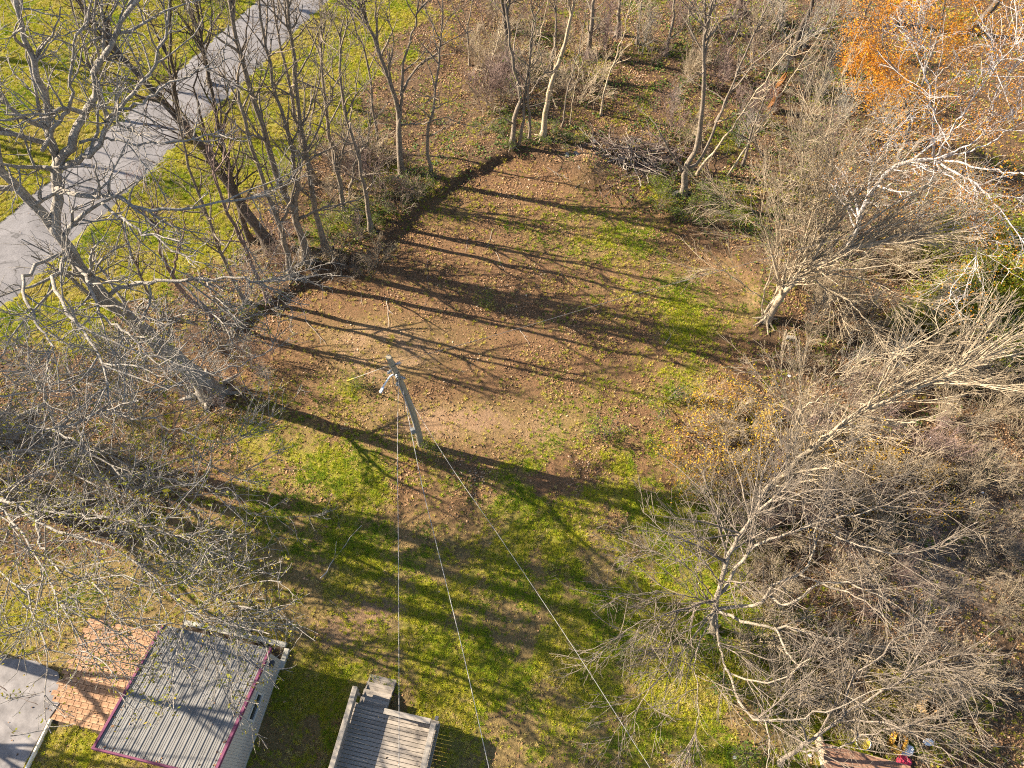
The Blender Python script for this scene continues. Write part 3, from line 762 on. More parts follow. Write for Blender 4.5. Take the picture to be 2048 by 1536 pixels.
# ---- large grey tree at the edge of the clearing
b = G(425, 788); Y = b[1]
t = [b, A(382, 742, 2.2), A(342, 712, 3.6), A(262, 645, 6.1), A(205, 590, 8.1), A(143, 515, 10.2), A(88, 428, 12.3)]
f1 = A(113, 364, 13.3)
sk = [(t + [A(40, 385, 13.4), A(0, 347, 14.4), A(-120, 240, 16.5)], .45, .09),
      ([t[-2] * .4 + t[-1] * .6, f1, A(89, 307, 14.6), A(73, 205, 16.6), A(42, 55, 18.8), A(20, -60, 20.2)], .30, .08),
      ([f1, A(150, 284, 14.8), A(191, 181, 16.4), A(258, 44, 18.2), A(300, -60, 19.4)], .26, .07),
      ([A(125, 335, 13.8), A(198, 280, 14.9), A(246, 198, 15.9), A(321, 112, 16.8), A(345, 0, 18)], .16, .05),
      ([A(113, 376, 13), A(205, 407, 13.6), A(308, 415, 13.8), A(427, 400, 13.6), A(540, 386, 13.4)], .15, .04),
      ([A(205, 407, 13.6), A(266, 454, 13.9), A(328, 492, 14.0), A(400, 530, 14.0)], .09, .03),
      ([A(222, 588, 7.9), A(236, 572, 8.5), A(303, 565, 8.9), A(400, 557, 9.3), A(515, 562, 9.6), A(590, 560, 9.9)], .15, .04),
      ([A(135, 505, 10.5), A(110, 562, 11.8), A(150, 640, 12.6), A(205, 740, 13), A(215, 810, 13.3)], .13, .04),
      ([A(135, 505, 10.5), A(50, 560, 11.6), A(72, 650, 12.4), A(100, 740, 13.2)], .12, .035),
      ([A(150, 525, 10), A(190, 600, 10.9), A(255, 665, 11.6), A(320, 730, 12)], .12, .035),
      ([A(190, 181, 16.4), A(200, 90, 17.6), A(190, 0, 19)], .09, .04),
      ([A(85, 300, 14.8), A(150, 230, 16), A(165, 120, 17.6), A(185, -20, 19)], .11, .04),
      ([A(175, 215, 15.9), A(260, 205, 16.2), A(350, 165, 16.5), A(470, 115, 17)], .09, .03),
      ([A(160, 285, 14.8), A(260, 283, 15.1), A(390, 280, 15.2), A(450, 262, 15.4)], .08, .03),
      ([A(262, 645, 6.1), A(300, 640, 6.7), A(380, 640, 7.2), A(460, 655, 7.4)], .09, .03)]
make_tree('bare_tree', 'huge leaning grey barked bare tree between asphalt drive and clearing', 'tree', None, b, sk,
          [lv(LIMB, dens=1.5, lmax=4.2, wig=.15, lr=.36, rr=.75, rmin=.024), lv(BR, dens=2.7, wig=.2, lmax=2.4, rr=.7, rmin=.013), lv(TW, dens=4.2, lmax=1.0, rmin=.010)], 'bark_grey', 11, jit=.07, sides0=10)

# ---- budding tree whose trunk stands by the left lawn, limbs reach over the shed
b = G(14, 862)
top = b + np.array((-1.6, .6, 9.0))
sk = [([b, b + np.array((-.4, .1, 3)), b + np.array((-.8, .2, 5)), top, b + np.array((-2.2, 1.0, 19))], .56, .2, .22),
      ([b + np.array((-.3, -.5, 0)), b + np.array((-.2, -.7, 4)), b + np.array((.2, -.9, 10)), b + np.array((.3, -1.0, 18))], .62, .3, .18),
      ([b + np.array((-.5, .1, 4.2)), A(-60, 880, 5.6), A(100, 856, 6.6), A(200, 822, 7.1), A(290, 785, 7.4), A(345, 750, 7.6), A(400, 710, 7.8), A(470, 680, 8)], .17, .025),
      ([b + np.array((-.5, .1, 4.0)), A(-40, 890, 5.2), A(140, 872, 5.8), A(200, 885, 6.0), A(290, 935, 6.2), A(350, 925, 6.3), A(410, 905, 6.3)], .15, .025),
      ([b + np.array((-.6, .2, 4.8)), A(-120, 900, 6.4), A(60, 905, 7.2), A(180, 960, 7.6), A(300, 1010, 7.8), A(400, 1020, 7.8)], .13, .025),
      ([b + np.array((-.7, .2, 5.4)), A(-120, 800, 7.2), A(40, 790, 8.2), A(150, 760, 8.9), A(240, 700, 9.5)], .12, .025),
      ([A(200, 822, 7.1), A(280, 830, 7.3), A(360, 860, 7.3), A(450, 880, 7.2), A(520, 850, 7.2)], .08, .02),
      ([A(290, 785, 7.4), A(380, 760, 7.5), A(460, 740, 7.4), A(540, 700, 7.4), A(560, 640, 7.6)], .08, .02),
      ([A(180, 960, 7.6), A(280, 950, 7.7), A(380, 960, 7.6), A(470, 990, 7.4), A(520, 1040, 7.2)], .08, .02),
      ([A(100, 856, 6.6), A(180, 900, 7), A(240, 980, 7.4), A(300, 1080, 7.6), A(380, 1130, 7.6)], .08, .02)]
make_tree('bare_tree', 'grey budding tree with thick trunk beside the dirt yard, limbs over fallen leaves', 'tree', None, b, sk,
          [lv(LIMB, dens=1.7, lmax=3.2, sides=4, lr=.34, wig=.14, rr=.72, rmin=.02), lv(BR, dens=2.8, lmax=1.8, rmin=.012), lv(TW, dens=3.8, lmax=.8, rmin=.0095)], 'bark_grey', 12, leaves=('buds', 9000, .045, .05), jit=.08)
b = np.array((-26.2, 13.0, 0))
b[2] = gz1(b[0], b[1])
sk = [([b, b + np.array((.3, -.1, 4)), b + np.array((.2, 0, 8)), b + np.array((-.4, .3, 18))], .52, .2, .22),
      ([b + np.array((-.1, .6, 0)), b + np.array((.2, .8, 5)), b + np.array((.1, 1.0, 17))], .55, .28, .18),
      ([b + np.array((.3, -.1, 4)), A(-150, 970, 6.5), A(0, 998, 7.8), A(60, 1020, 8.4), A(140, 1072, 8.9), A(240, 1102, 9.2), A(295, 1148, 9.4), A(370, 1212, 9.6), A(420, 1258, 9.6)], .20, .02),
      ([b + np.array((.3, -.1, 5)), A(-120, 980, 7.5), A(10, 1020, 8.8), A(75, 1090, 9.8), A(130, 1195, 10.4), A(160, 1300, 10.8)], .16, .025),
      ([A(0, 998, 7.8), A(90, 1040, 8.6), A(200, 1040, 9.2), A(300, 1060, 9.6), A(400, 1080, 9.8)], .10, .02),
      ([A(60, 1020, 8.4), A(100, 1110, 9.2), A(200, 1180, 9.8), A(250, 1260, 10.1)], .09, .02),
      ([b + np.array((.2, 0, 4.6)), A(-150, 1080, 7), A(-20, 1130, 8.5), A(60, 1210, 9.4), A(100, 1330, 10)], .12, .025)]
make_tree('bare_tree', 'budding pale tree with long drooping limbs reaching over shed roof and patio', 'tree', None, b, sk,
          [lv(LIMB, dens=1.9, lmax=3.0, sides=4, lr=.34, wig=.14, rr=.72, rmin=.02), lv(BR, dens=2.8, lmax=1.7, rmin=.012), lv(TW, dens=3.8, lmax=.7, rmin=.0095)], 'bark_grey', 13, leaves=('buds', 9000, .04, .05), jit=.08)

# ---- belt of trees between drive and clearing
def belt(name, label, stems, r, seed, mat='bark_brown', dens=1.0, lmax=3.2, leaves=None, jit=.06, cat='tree', group=None, tw=2.0, ang=42, trop=.05):
    """stems: list of lists of photo points in the vertical plane through the first point"""
    b = G(*stems[0][0][:2]); Yb = b[1]
    sk = []
    for k, s in enumerate(stems):
        pts = plane(Yb, s)
        if k == 0: pts[0] = b
        rs = (r[k] if isinstance(r, (list, tuple)) else (r if k == 0 else r * .62)) * 1.15
        sk.append((pts, rs, max(.018, rs * .28)))
    return make_tree(name, label, cat, group, b, sk,
                     [lv(LIMB, dens=1.25 * dens, lmax=lmax, ang=ang, trop=trop, sides=4, lr=.36, n=7, rr=.7), lv(BR, dens=2.3 * dens, lmax=1.7, n=5), lv(TW, dens=tw * 2.1, lmax=.85, n=4)], mat, seed, leaves=leaves, jit=jit, n0=16, sides0=7, limb=.8)
belt('bare_tree', 'dark brown leaning tree whose trunk crosses the asphalt drive', [[(542, 498), (500, 435, .3), (430, 335, .6), (360, 240, .8), (318, 198, .9), (250, 120, 1.2), (180, 30, 1.5)], [(360, 240, .8), (350, 150, 0), (345, 40, 0), (350, -40, 0)], [(318, 198, .9), (270, 190, 1.2), (200, 150, 2), (130, 90, 2.5)], [(430, 335, .6), (400, 230, 0), (395, 120, -.5)]], [.29, .13, .11, .1], 21, 'bark_dark', lmax=2.8)
belt('bare_tree', 'slim mossy tree rising beside the dark leaning trunk', [[(502, 482), (466, 370), (440, 250), (412, 120), (392, -10)], [(446, 270), (470, 180), (490, 80), (500, 0)]], .14, 22, 'bark_dark', lmax=2.6)
belt('bare_tree', 'forked brown tree with pale side limb at the leaf littered lawn edge', [[(616, 524), (600, 452), (590, 415), (560, 370), (540, 300), (500, 175), (465, 30), (455, -30)], [(592, 420), (596, 385), (585, 300), (555, 210), (530, 100), (518, 0)], [(597, 438), (650, 415, -.3), (710, 402, -.5), (742, 383, -.6)], [(570, 380), (620, 300, .4), (650, 220, .6), (700, 120, .8)]], [.2, .15, .09, .07], 23, 'bark_brown', lmax=2.4)
belt('bare_tree', 'thin grey tree with two upright stems beside the drive', [[(632, 366), (610, 310), (592, 250), (575, 150), (553, 40), (545, -30)], [(608, 300), (632, 200), (650, 110), (668, 10)]], [.12, .08], 24, 'bark_brown', lmax=2.4)
belt('bare_tree', 'tall multi stemmed tree with spreading upright limbs by bright grass', [[(806, 348), (800, 275), (792, 210), (780, 170), (760, 108), (735, 50), (715, -10)], [(762, 112), (758, 50), (750, -20)], [(800, 262), (805, 200), (811, 130), (830, 65), (845, -10)], [(803, 250), (850, 245, -.6), (886, 235, -.8), (925, 250, -1)], [(800, 190), (850, 130, .4), (890, 95, .6), (850, 20, .8), (840, -20, 1)], [(776, 160), (786, 90), (770, 20)]], [.18, .1, .12, .06, .08, .06], 25, 'bark_brown', lmax=2.2, dens=.8)
belt('bare_tree', 'small crooked tree in vines at the corner of the clearing', [[(702, 392), (712, 330), (735, 285), (742, 230)], [(715, 325), (690, 270), (680, 200)]], [.09, .05], 26, 'bark_brown', lmax=2.0)
belt('bare_tree', 'slender bent tree with reddish trunk behind the huge grey tree', [[(432, 640), (402, 612), (372, 590), (346, 548), (322, 490), (310, 420)], [(346, 548), (370, 480), (372, 420)]], [.13, .07], 27, 'bark_red', lmax=2.2)
belt('bare_tree', 'thin straight tree on brown litter close behind the huge trunk', [[(492, 606), (470, 565), (440, 500), (400, 400), (370, 300), (350, 200)]], [.10], 28, 'bark_brown', lmax=2.4)
belt('bare_tree', 'slim bare tree on tan lawn between huge trunk and drive', [[(330, 640), (285, 560), (250, 470), (225, 380)]], [.08], 29, 'bark_brown', lmax=2.0)
belt('bare_tree', 'spindly forked sapling among brambles behind the clearing corner', [[(560, 470), (550, 400), (530, 330), (525, 250)], [(548, 390), (575, 330), (580, 260)]], [.06, .04], 30, 'bark_brown', lmax=1.6)
belt('bare_tree', 'grey stemmed tree in grass near the asphalt, top fork', [[(420, 170), (405, 100), (380, 20), (370, -40)], [(404, 95), (440, 20), (450, -30)]], [.13, .08], 31, 'bark_brown', lmax=2.2)
belt('bare_tree', 'slender tree on bright lawn beyond the asphalt drive', [[(215, 235), (180, 140), (150, 40), (130, -40)], [(180, 140), (220, 50), (235, -20)]], [.12, .08], 32, 'bark_brown', lmax=2.4)

belt('bare_tree', 'straight grey tree on leaf litter beside the forked tree', [[(652, 500), (635, 440), (622, 360), (600, 240), (585, 100), (575, -20)]], [.15], 33, 'bark_brown', lmax=2.4)
belt('bare_tree', 'crooked tree at the clearing corner with a low fork', [[(585, 552), (572, 500), (560, 450), (520, 350), (490, 240), (470, 130)], [(562, 455), (590, 370), (600, 280)]], [.15, .09], 34, 'bark_brown', lmax=2.4)
belt('bare_tree', 'slim leaning tree at the brown clearing edge', [[(535, 600), (515, 555), (480, 480), (440, 380), (410, 280)]], [.12], 35, 'bark_red', lmax=2.2)
belt('bare_tree', 'thin tree with bowed top among the vines', [[(742, 462), (735, 410), (722, 330), (690, 220), (680, 120), (690, 30)]], [.12], 36, 'bark_brown', lmax=2.2)
belt('bare_tree', 'double stemmed tree behind the green vine mounds', [[(690, 432), (680, 370), (660, 270), (645, 150), (640, 30)], [(675, 350), (700, 250), (715, 140)]], [.13, .08], 37, 'bark_brown', lmax=2.2)
belt('bare_tree', 'grey tree rising from brambles behind the bright weeds', [[(862, 352), (855, 280), (868, 190), (880, 90), (885, -20)]], [.10], 38, 'bark_brown', lmax=2.0)
belt('bare_tree', 'slender tree by leaf litter where lawn meets the woods', [[(760, 300), (748, 230), (735, 130), (700, 30), (690, -30)]], [.09], 39, 'bark_brown', lmax=2.0)
# tall trees just beyond the plot's west boundary; their trunks shade the patio, slab and lawn
for k, (bx, by, hh, lb) in enumerate(((-27.5, 7.2, 15, 'tall bare tree beside the concrete slab and bare yard'), (-28.5, 4.4, 14, 'tall bare tree by the slab, nearest the street'), (-41.5, 45.5, 15, 'tall bare tree on the far lawn past the drive'), (-43, 38, 15, 'tall bare tree on the far side of the drive, broad crown'), (-36.5, 55, 15, 'tall bare tree at the end of the far lawn'))):
    b = np.array((bx, by, gz1(bx, by)))
    sk = [([b, b + np.array((.2, 0, 4)), b + np.array((-.2, .3, 9)), b + np.array((.2, .2, hh))], .34, .06), ([b + np.array((.1, .1, 5.5)), b + np.array((1.5, .5, 8)), b + np.array((2.4, 1, 11))], .2, .04), ([b + np.array((.0, .2, 6.5)), b + np.array((-1.4, -.8, 9)), b + np.array((-2, -1.2, 12))], .2, .04), ([b + np.array((0, .2, 7.5)), b + np.array((.9, -1.4, 10)), b + np.array((1.4, -2, 12.5))], .16, .04)]
    make_tree('bare_tree', lb, 'tree', None, b, sk, [lv(LIMB, dens=.5, lmax=3), lv(BR, dens=1.2, lmax=1.8), lv(TW, dens=1.6, lmax=.8)], 'bark_grey', 140 + k, jit=.06)
# ---- wood behind the clearing
belt('bare_tree', 'ivy footed clump of grey stems at the clearing head', [[(1024, 292), (1030, 235), (1040, 190), (1022, 110), (1012, 0), (1008, -40)], [(1038, 288), (1046, 190), (1056, 90), (1066, -10)], [(1058, 276), (1058, 180), (1062, 80), (1082, -10)], [(1030, 232), (1056, 196), (1078, 165), (1105, 120)], [(1028, 250), (1000, 238, -.5), (975, 248, -.8)]], [.14, .11, .1, .08, .06], 41, 'bark_brown', lmax=1.9, dens=.8, leaves=('leaf_ivy', 500, .05, .1))
belt('bare_tree', 'pale smooth trunk leaning right beside the ivy clump', [[(1084, 276), (1092, 215), (1102, 165), (1130, 85), (1150, 0), (1158, -40)], [(1102, 165), (1080, 110), (1090, 30), (1100, -20)]], [.17, .07], 42, 'bark_tan', lmax=1.8, dens=.7)
belt('bare_tree', 'thin pale sapling on open leaf litter, slightly leaning', [[(1202, 230), (1213, 170), (1240, 100), (1255, 50), (1262, -10)]], [.065], 43, 'bark_tan', lmax=1.5, dens=.7)
belt('bare_tree', 'thin grey pole tree next to the pale leaning trunk', [[(1122, 254), (1136, 170), (1160, 95), (1172, 20)]], [.05], 44, 'bark_brown', lmax=1.4, dens=.7)
belt('bare_tree', 'whip thin sapling standing on ivy by the brush pile', [[(1140, 250), (1148, 190), (1165, 120)]], [.035], 45, 'bark_tan', lmax=1.2, dens=.7)
belt('bare_tree', 'dark straight trunk rising from the tangled thicket', [[(1020, 128), (1012, 60), (1005, -10), (1002, -60)]], [.2], 46, 'bark_dark', lmax=2.2, dens=.8)
belt('bare_tree', 'brown trunk in the thicket behind the pale leaning trunk', [[(1178, 112), (1184, 50), (1192, -20), (1196, -70)]], [.18], 47, 'bark_brown', lmax=2.4, dens=.8)
belt('bare_tree', 'short forked lichen grey tree with three limbs above green ivy', [[(1366, 388), (1367, 360), (1368, 340), (1388, 300), (1400, 250), (1408, 130), (1412, -10)], [(1367, 345), (1345, 305), (1322, 265), (1298, 230, .6)], [(1370, 340), (1402, 318), (1430, 245), (1456, 190), (1500, 85), (1545, -10)], [(1430, 245), (1470, 180), (1530, 110), (1600, 60)]], [.17, .09, .11, .07], 48, 'bark_brown', lmax=2.2, dens=.8, leaves=('leaf_green', 250, .05, .1))
belt('bare_tree', 'leaning brown pole tree behind the forked grey tree', [[(1392, 350), (1430, 300), (1470, 245), (1530, 160), (1590, 80)]], [.075], 49, 'bark_tan', lmax=1.8, dens=.7)
belt('bare_tree', 'thin slanted tree trunk over dark soil near the broken snag', [[(1452, 358), (1492, 300), (1520, 255), (1570, 175), (1615, 100)]], [.065], 50, 'bark_tan', lmax=1.8, dens=.7)
belt('bare_tree', 'twisted brown stem among vines below the broken snag', [[(1530, 352), (1526, 310), (1512, 285), (1530, 230)], [(1515, 290), (1480, 270), (1450, 285)]], [.08, .05], 51, 'bark_dark', lmax=1.5, dens=.8)
belt('bare_tree', 'stout dark trunk at the far edge of the woods', [[(1478, 36), (1486, -30), (1492, -90)]], [.36], 52, 'bark_dark', lmax=3, dens=.6)
belt('bare_tree', 'thick dark trunk leaning over shaded soil behind orange leaves', [[(1786, 48), (1812, 0), (1850, -60)]], [.34], 53, 'bark_dark', lmax=3, dens=.6)
belt('bare_tree', 'heavy leaning trunk beyond the orange leaved tree', [[(1944, 66), (1985, 15), (2030, -40), (2080, -90)]], [.28], 54, 'bark_dark', lmax=3, dens=.6)
belt('bare_tree', 'pale sapling in mossy clearing of the woods', [[(1372, 142), (1384, 90), (1378, 20), (1382, -30)]], [.07], 55, 'bark_tan', lmax=1.6, dens=.7)
belt('bare_tree', 'bare tree with fresh green buds beside mossy ground in woods', [[(1452, 150), (1462, 90), (1490, 20), (1500, -40)], [(1462, 95), (1430, 30), (1420, -30)]], [.09, .06], 56, 'bark_brown', lmax=1.8, leaves=('leaf_lime', 500, .06, .15))
belt('bare_tree', 'knotty tree with low twigs at the back of the thicket', [[(940, 130), (935, 60), (950, -20)], [(936, 70), (905, 20), (900, -40)]], [.07, .05], 57, 'bark_brown', lmax=1.8)
belt('bare_tree', 'pale sapling leaning left near the yellow grass tuft', [[(965, 175), (985, 115), (1003, 60)]], [.04], 58, 'bark_tan', lmax=1.2, dens=.6)
belt('bare_tree', 'far slim trunk standing on sunlit litter in the woods', [[(1275, 90), (1280, 20), (1290, -50)]], [.09], 59, 'bark_brown', lmax=2, dens=.7)
belt('bare_tree', 'grey whip tree beside slatted shadows in the woods', [[(1600, 260), (1612, 180), (1650, 90), (1670, 20)]], [.06], 60, 'bark_brown', lmax=1.8, dens=.7)
belt('bare_tree', 'fine twigged tree arching over the shaded forest floor', [[(1560, 170), (1590, 100), (1640, 60), (1700, 50)], [(1590, 100), (1560, 50), (1540, 0)]], [.07, .05], 61, 'bark_pale', lmax=1.8, dens=1.1)
belt('bare_tree', 'straight whip stem between snag and orange leaved tree', [[(1640, 330), (1660, 240), (1690, 130)]], [.045], 62, 'bark_tan', lmax=1.5, dens=.8)

for k, (stm, rr_, mt_, lb) in enumerate((([(1235, 70), (1240, 0), (1250, -60)], .16, 'bark_brown', 'upright brown trunk behind the tangled thicket'), ([(1330, 110), (1345, 40), (1350, -40)], .12, 'bark_brown', 'mid sized trunk on sunlit litter past the thicket'), ([(1410, 60), (1425, -10), (1430, -60)], .2, 'bark_dark', 'dark trunk with ridged bark deep in the woods'), ([(1590, 90), (1620, 10), (1640, -50)], .2, 'bark_dark', 'leaning dark trunk over the shaded forest floor'), ([(1690, 150), (1715, 70), (1750, -20)], .13, 'bark_brown', 'brown trunk beside the first orange leaves'), ([(1100, 150), (1110, 80), (1112, 0)], .12, 'bark_brown', 'upright stem inside the tangled thicket'), ([(1560, 60), (1570, 0), (1575, -50)], .15, 'bark_brown', 'straight brown trunk near the shaded slope'), ([(1485, 330), (1505, 260), (1530, 190), (1545, 120)], .08, 'bark_brown', 'slim stem growing beside the broken snag'))):
    belt('bare_tree', lb, [stm], [rr_], 150 + k, mt_, lmax=2.2, dens=.8)

# ---- fan shaped tan tree on the right edge of the clearing
WH = dict(dens=1.3, t0=.15, ang=24, asd=9, lr=.55, n=7, wig=.07, trop=.02, rr=.6, rmin=.013, te=.3, lmin=.8, lmax=4.2, sides=4)
WT = dict(dens=1.9, t0=.1, ang=24, asd=10, lr=.5, n=5, wig=.09, trop=.02, rr=.6, rmin=.008, te=.45, lmin=.4, lmax=1.7, sides=3)
b = G(1532, 640); Yb = b[1]
def PL(lst, y0=Yb): return [V(x, y, y0 + (d[0] if d else 0)) for x, y, *d in lst]
st = [b] + PL([(1574, 582, .1), (1614, 547, .2), (1679, 510, .4), (1749, 486, .3), (1830, 470, 0), (1925, 455, 0)])
sk = [(st, .21, .03),
      ([b + np.array((-.1, .2, .1))] + PL([(1548, 600, .3), (1590, 545, .8), (1612, 480, 1.2), (1640, 400, 1.4), (1680, 270, 1.6)]), .14, .025),
      ([b + np.array((.0, .3, .1))] + PL([(1550, 585, .5), (1575, 520, 1), (1590, 440, 1.4), (1600, 350, 1.8), (1610, 250, 2)]), .10, .02),
      ([b + np.array((-.2, .1, .1))] + PL([(1525, 600, .5), (1545, 530, 1), (1560, 450, 1.3), (1555, 380, 1.5)]), .08, .02),
      (PL([(1614, 547, .2), (1660, 470, .8), (1720, 380, 1.2), (1790, 290, 1.5)]), .12, .025),
      (PL([(1679, 510, .4), (1750, 430, .8), (1840, 380, 1), (1930, 350, 1)]), .11, .025),
      (PL([(1614, 547, .2), (1680, 545, -.8), (1760, 540, -1.2), (1860, 520, -1.4)]), .09, .02),
      ([A(1610, 560, 2.6), A(1650, 572, 3.2), A(1700, 600, 3.4), A(1745, 650, 3.2), A(1775, 700, 2.8)], .08, .02),
      ([A(1600, 560, 2.4), A(1650, 550, 3.4), A(1730, 560, 4), A(1800, 590, 4.2), A(1870, 610, 4)], .08, .02),
      (PL([(1545, 610, .2), (1480, 560, .8), (1430, 535, 1), (1390, 545, 1)]), .05, .015),
      (PL([(1574, 582, .1), (1560, 500, .5), (1510, 430, .8), (1450, 400, 1)]), .05, .015)]
make_tree('bare_tree', 'fan shaped many stemmed tan tree on the clearing edge', 'tree', None, b, sk,
          [lv(WH, dens=2.4), lv(WT, dens=2.8), lv(WT, dens=2.3, lmax=.9, n=4)], 'bark_tan', 71, jit=.06, sides0=8)

# ---- whitish tree with orange leaves
b = G(1692, 505); Yb = b[1]
hub = V(1868, 318, Yb + .3)
sk = [([b] + PL([(1708, 470, .1), (1740, 395, .2), (1795, 335, .3)], Yb) + [hub], .14, .10),
      ([hub] + PL([(1862, 220, 0), (1855, 130, .3), (1842, 40, .4)], Yb), .12, .03),
      ([hub] + PL([(1930, 220, -.4), (1985, 140, -.6), (2060, 60, -.5)], Yb), .11, .03),
      ([hub] + PL([(1960, 300, -1), (2060, 245, -1.5), (2130, 200, -1.5)], Yb), .11, .03),
      ([hub, A(1945, 368, 6.8), A(2000, 420, 7.6), A(2060, 500, 8)], .13, .03),
      ([hub, A(1930, 392, 6.6), A(1945, 470, 7.2), A(1950, 540, 7.2)], .08, .02),
      ([hub, A(1860, 370, 6), A(1840, 420, 6.2)], .06, .02),
      ([V(1868, 318, Yb), V(1960, 270, Yb - .5), V(2000, 180, Yb - .3), V(2040, 110, Yb)], .1, .03),
      ([hub, A(1960, 340, 7.5), A(2050, 350, 9), A(2120, 360, 10)], .12, .03),
      (PL([(1795, 335, .3), (1780, 260, .8), (1760, 190, 1)], Yb), .06, .02)]
make_tree('white_barked_tree', 'white barked tree with rusty orange leaves still clinging', 'tree', None, b, sk,
          [lv(LIMB, dens=1.9, lmax=3.2, sides=4, lr=.42), lv(BR, dens=3.0, lmax=2.0, wig=.15), lv(TW, dens=3.4, lmax=.9)], 'bark_white', 72, leaves=('leaf_orange', 13000, .038, .3), jit=.06, sides0=8, limb=.5)
b = G(1800, 320); Yb = b[1]
sk = [([b] + PL([(1820, 250, 0), (1850, 160, .4), (1880, 60, .6), (1895, -40, 0)], Yb), .13, .03),
      (PL([(1820, 250, 0), (1800, 170, .6), (1770, 90, .8), (1765, 0, 1)], Yb), .09, .025), (PL([(1830, 215, 0), (1900, 130, 0), (1970, 50, 0)], Yb), .08, .025), (PL([(1815, 270, 0), (1760, 230, .3), (1720, 190, .3)], Yb), .06, .02)]
make_tree('orange_leaved_tree', 'slender tree thick with orange leaves behind the white barked tree', 'tree', None, b, sk,
          [lv(LIMB, dens=.9, lmax=2.6, sides=4, lr=.4), lv(BR, dens=1.5, lmax=1.6), lv(TW, dens=2.0, lmax=.8)], 'bark_pale', 73, leaves=('leaf_orange', 22000, .040, .34), jit=.06, sides0=7)

# ---- pale twin stemmed tree in the brambles
b = G(1500, 1014); Yb = b[1]
sk = [([b] + PL([(1530, 980, .0), (1560, 950, .1), (1640, 882, .3), (1720, 822, .5), (1800, 785, .5), (1930, 735, .5), (2030, 700, .5)], Yb), .15, .03),
      ([b + np.array((.35, .05, 0))] + PL([(1560, 965, .1), (1605, 925, .2), (1700, 842, .3), (1770, 795, .6), (1850, 740, 1)], Yb), .13, .03),
      (PL([(1578, 938, .3), (1592, 868, .5), (1605, 805, .6), (1600, 740, .7)], Yb), .08, .02),
      (PL([(1600, 850, .5), (1570, 780, .8), (1560, 700, 1)], Yb), .05, .015), (PL([(1600, 835, .5), (1650, 790, .6), (1720, 720, .8)], Yb), .05, .015),
      (PL([(1720, 822, .5), (1790, 720, 1), (1880, 660, 1.2)], Yb), .07, .02), (PL([(1640, 882, .3), (1760, 850, -.4), (1880, 840, -.7)], Yb), .06, .02)]
make_tree('bare_tree', 'pale tree with two parallel slanting trunks above yellow shrubs', 'tree', None, b, sk,
          [lv(WH, dens=1.8, lmax=3.2), lv(WT, dens=2.5), lv(WT, dens=2.2, lmax=.8, n=4)], 'bark_tan', 74, jit=.06)

# ---- sprawling tree on the lawn edge, right
b = G(1428, 1262); Yb = b[1]
h0 = A(1432, 1218, 2.2)
sk = [([b, A(1428, 1240, 1.2), h0, A(1442, 1166, 4.2), A(1466, 1102, 6.2), A(1490, 1058, 7.4), A(1540, 1000, 8.8), A(1590, 950, 9.6)], .15, .03),
      ([h0, A(1400, 1160, 3.4), A(1350, 1120, 4.2), A(1270, 1100, 4.8)], .07, .02), ([h0, A(1370, 1300, 3.2), A(1300, 1390, 3.6), A(1250, 1440, 3.8)], .07, .02), ([h0, A(1400, 1330, 3.2), A(1400, 1420, 3.8), A(1380, 1500, 4)], .07, .02), ([h0, A(1330, 1230, 3.6), A(1260, 1260, 4), A(1190, 1300, 4.2)], .07, .02),
      ([A(1436, 1190, 3.4), A(1500, 1100, 5.0), A(1560, 1078, 5.8), A(1625, 1054, 6.6), A(1690, 1035, 7.2), A(1780, 1010, 8)], .15, .03),
      ([h0, A(1500, 1216, 3.0), A(1538, 1190, 4), A(1548, 1172, 4.6), A(1600, 1150, 5.2), A(1622, 1128, 5.8), A(1634, 1060, 6.8), A(1650, 980, 7.6)], .16, .03),
      ([A(1538, 1190, 4), A(1575, 1208, 4.6), A(1640, 1165, 5.4), A(1720, 1175, 6), A(1800, 1220, 6.4), A(1870, 1250, 6.6)], .11, .025),
      ([h0, A(1480, 1240, 2.7), A(1550, 1256, 3.2), A(1650, 1276, 3.6), A(1720, 1285, 3.8), A(1800, 1300, 4)], .15, .03),
      ([h0, A(1440, 1290, 2.8), A(1455, 1340, 3.6), A(1505, 1358, 4.2), A(1565, 1358, 4.6), A(1602, 1325, 5), A(1625, 1300, 5.4)], .12, .03),
      ([A(1550, 1256, 3.2), A(1580, 1310, 4), A(1620, 1360, 4.5), A(1700, 1400, 4.8), A(1760, 1430, 5)], .09, .02),
      ([A(1455, 1340, 3.6), A(1490, 1420, 4.4), A(1530, 1440, 4.8), A(1600, 1442, 5), A(1680, 1420, 5.2), A(1740, 1386, 5.4), A(1840, 1374, 5.6)], .10, .02),
      ([h0, A(1390, 1250, 3), A(1340, 1290, 3.4), A(1290, 1330, 3.6)], .07, .02),
      ([h0, A(1380, 1190, 3.4), A(1310, 1180, 4), A(1220, 1200, 4.3)], .07, .02),
      ([A(1442, 1166, 4.2), A(1390, 1110, 5.2), A(1330, 1060, 6), A(1280, 1010, 6.4)], .07, .02),
      ([A(1466, 1102, 6.2), A(1440, 1040, 7), A(1420, 970, 7.8)], .07, .02),
      ([A(1625, 1054, 6.6), A(1700, 1090, 7.2), A(1800, 1110, 7.6), A(1900, 1090, 7.8)], .07, .02),
      ([A(1600, 1150, 5.2), A(1720, 1200, 5.8), A(1830, 1290, 6), A(1920, 1350, 6)], .07, .02),
      ([A(1530, 1440, 4.8), A(1540, 1490, 5.2), A(1530, 1560, 5.4)], .06, .02)]
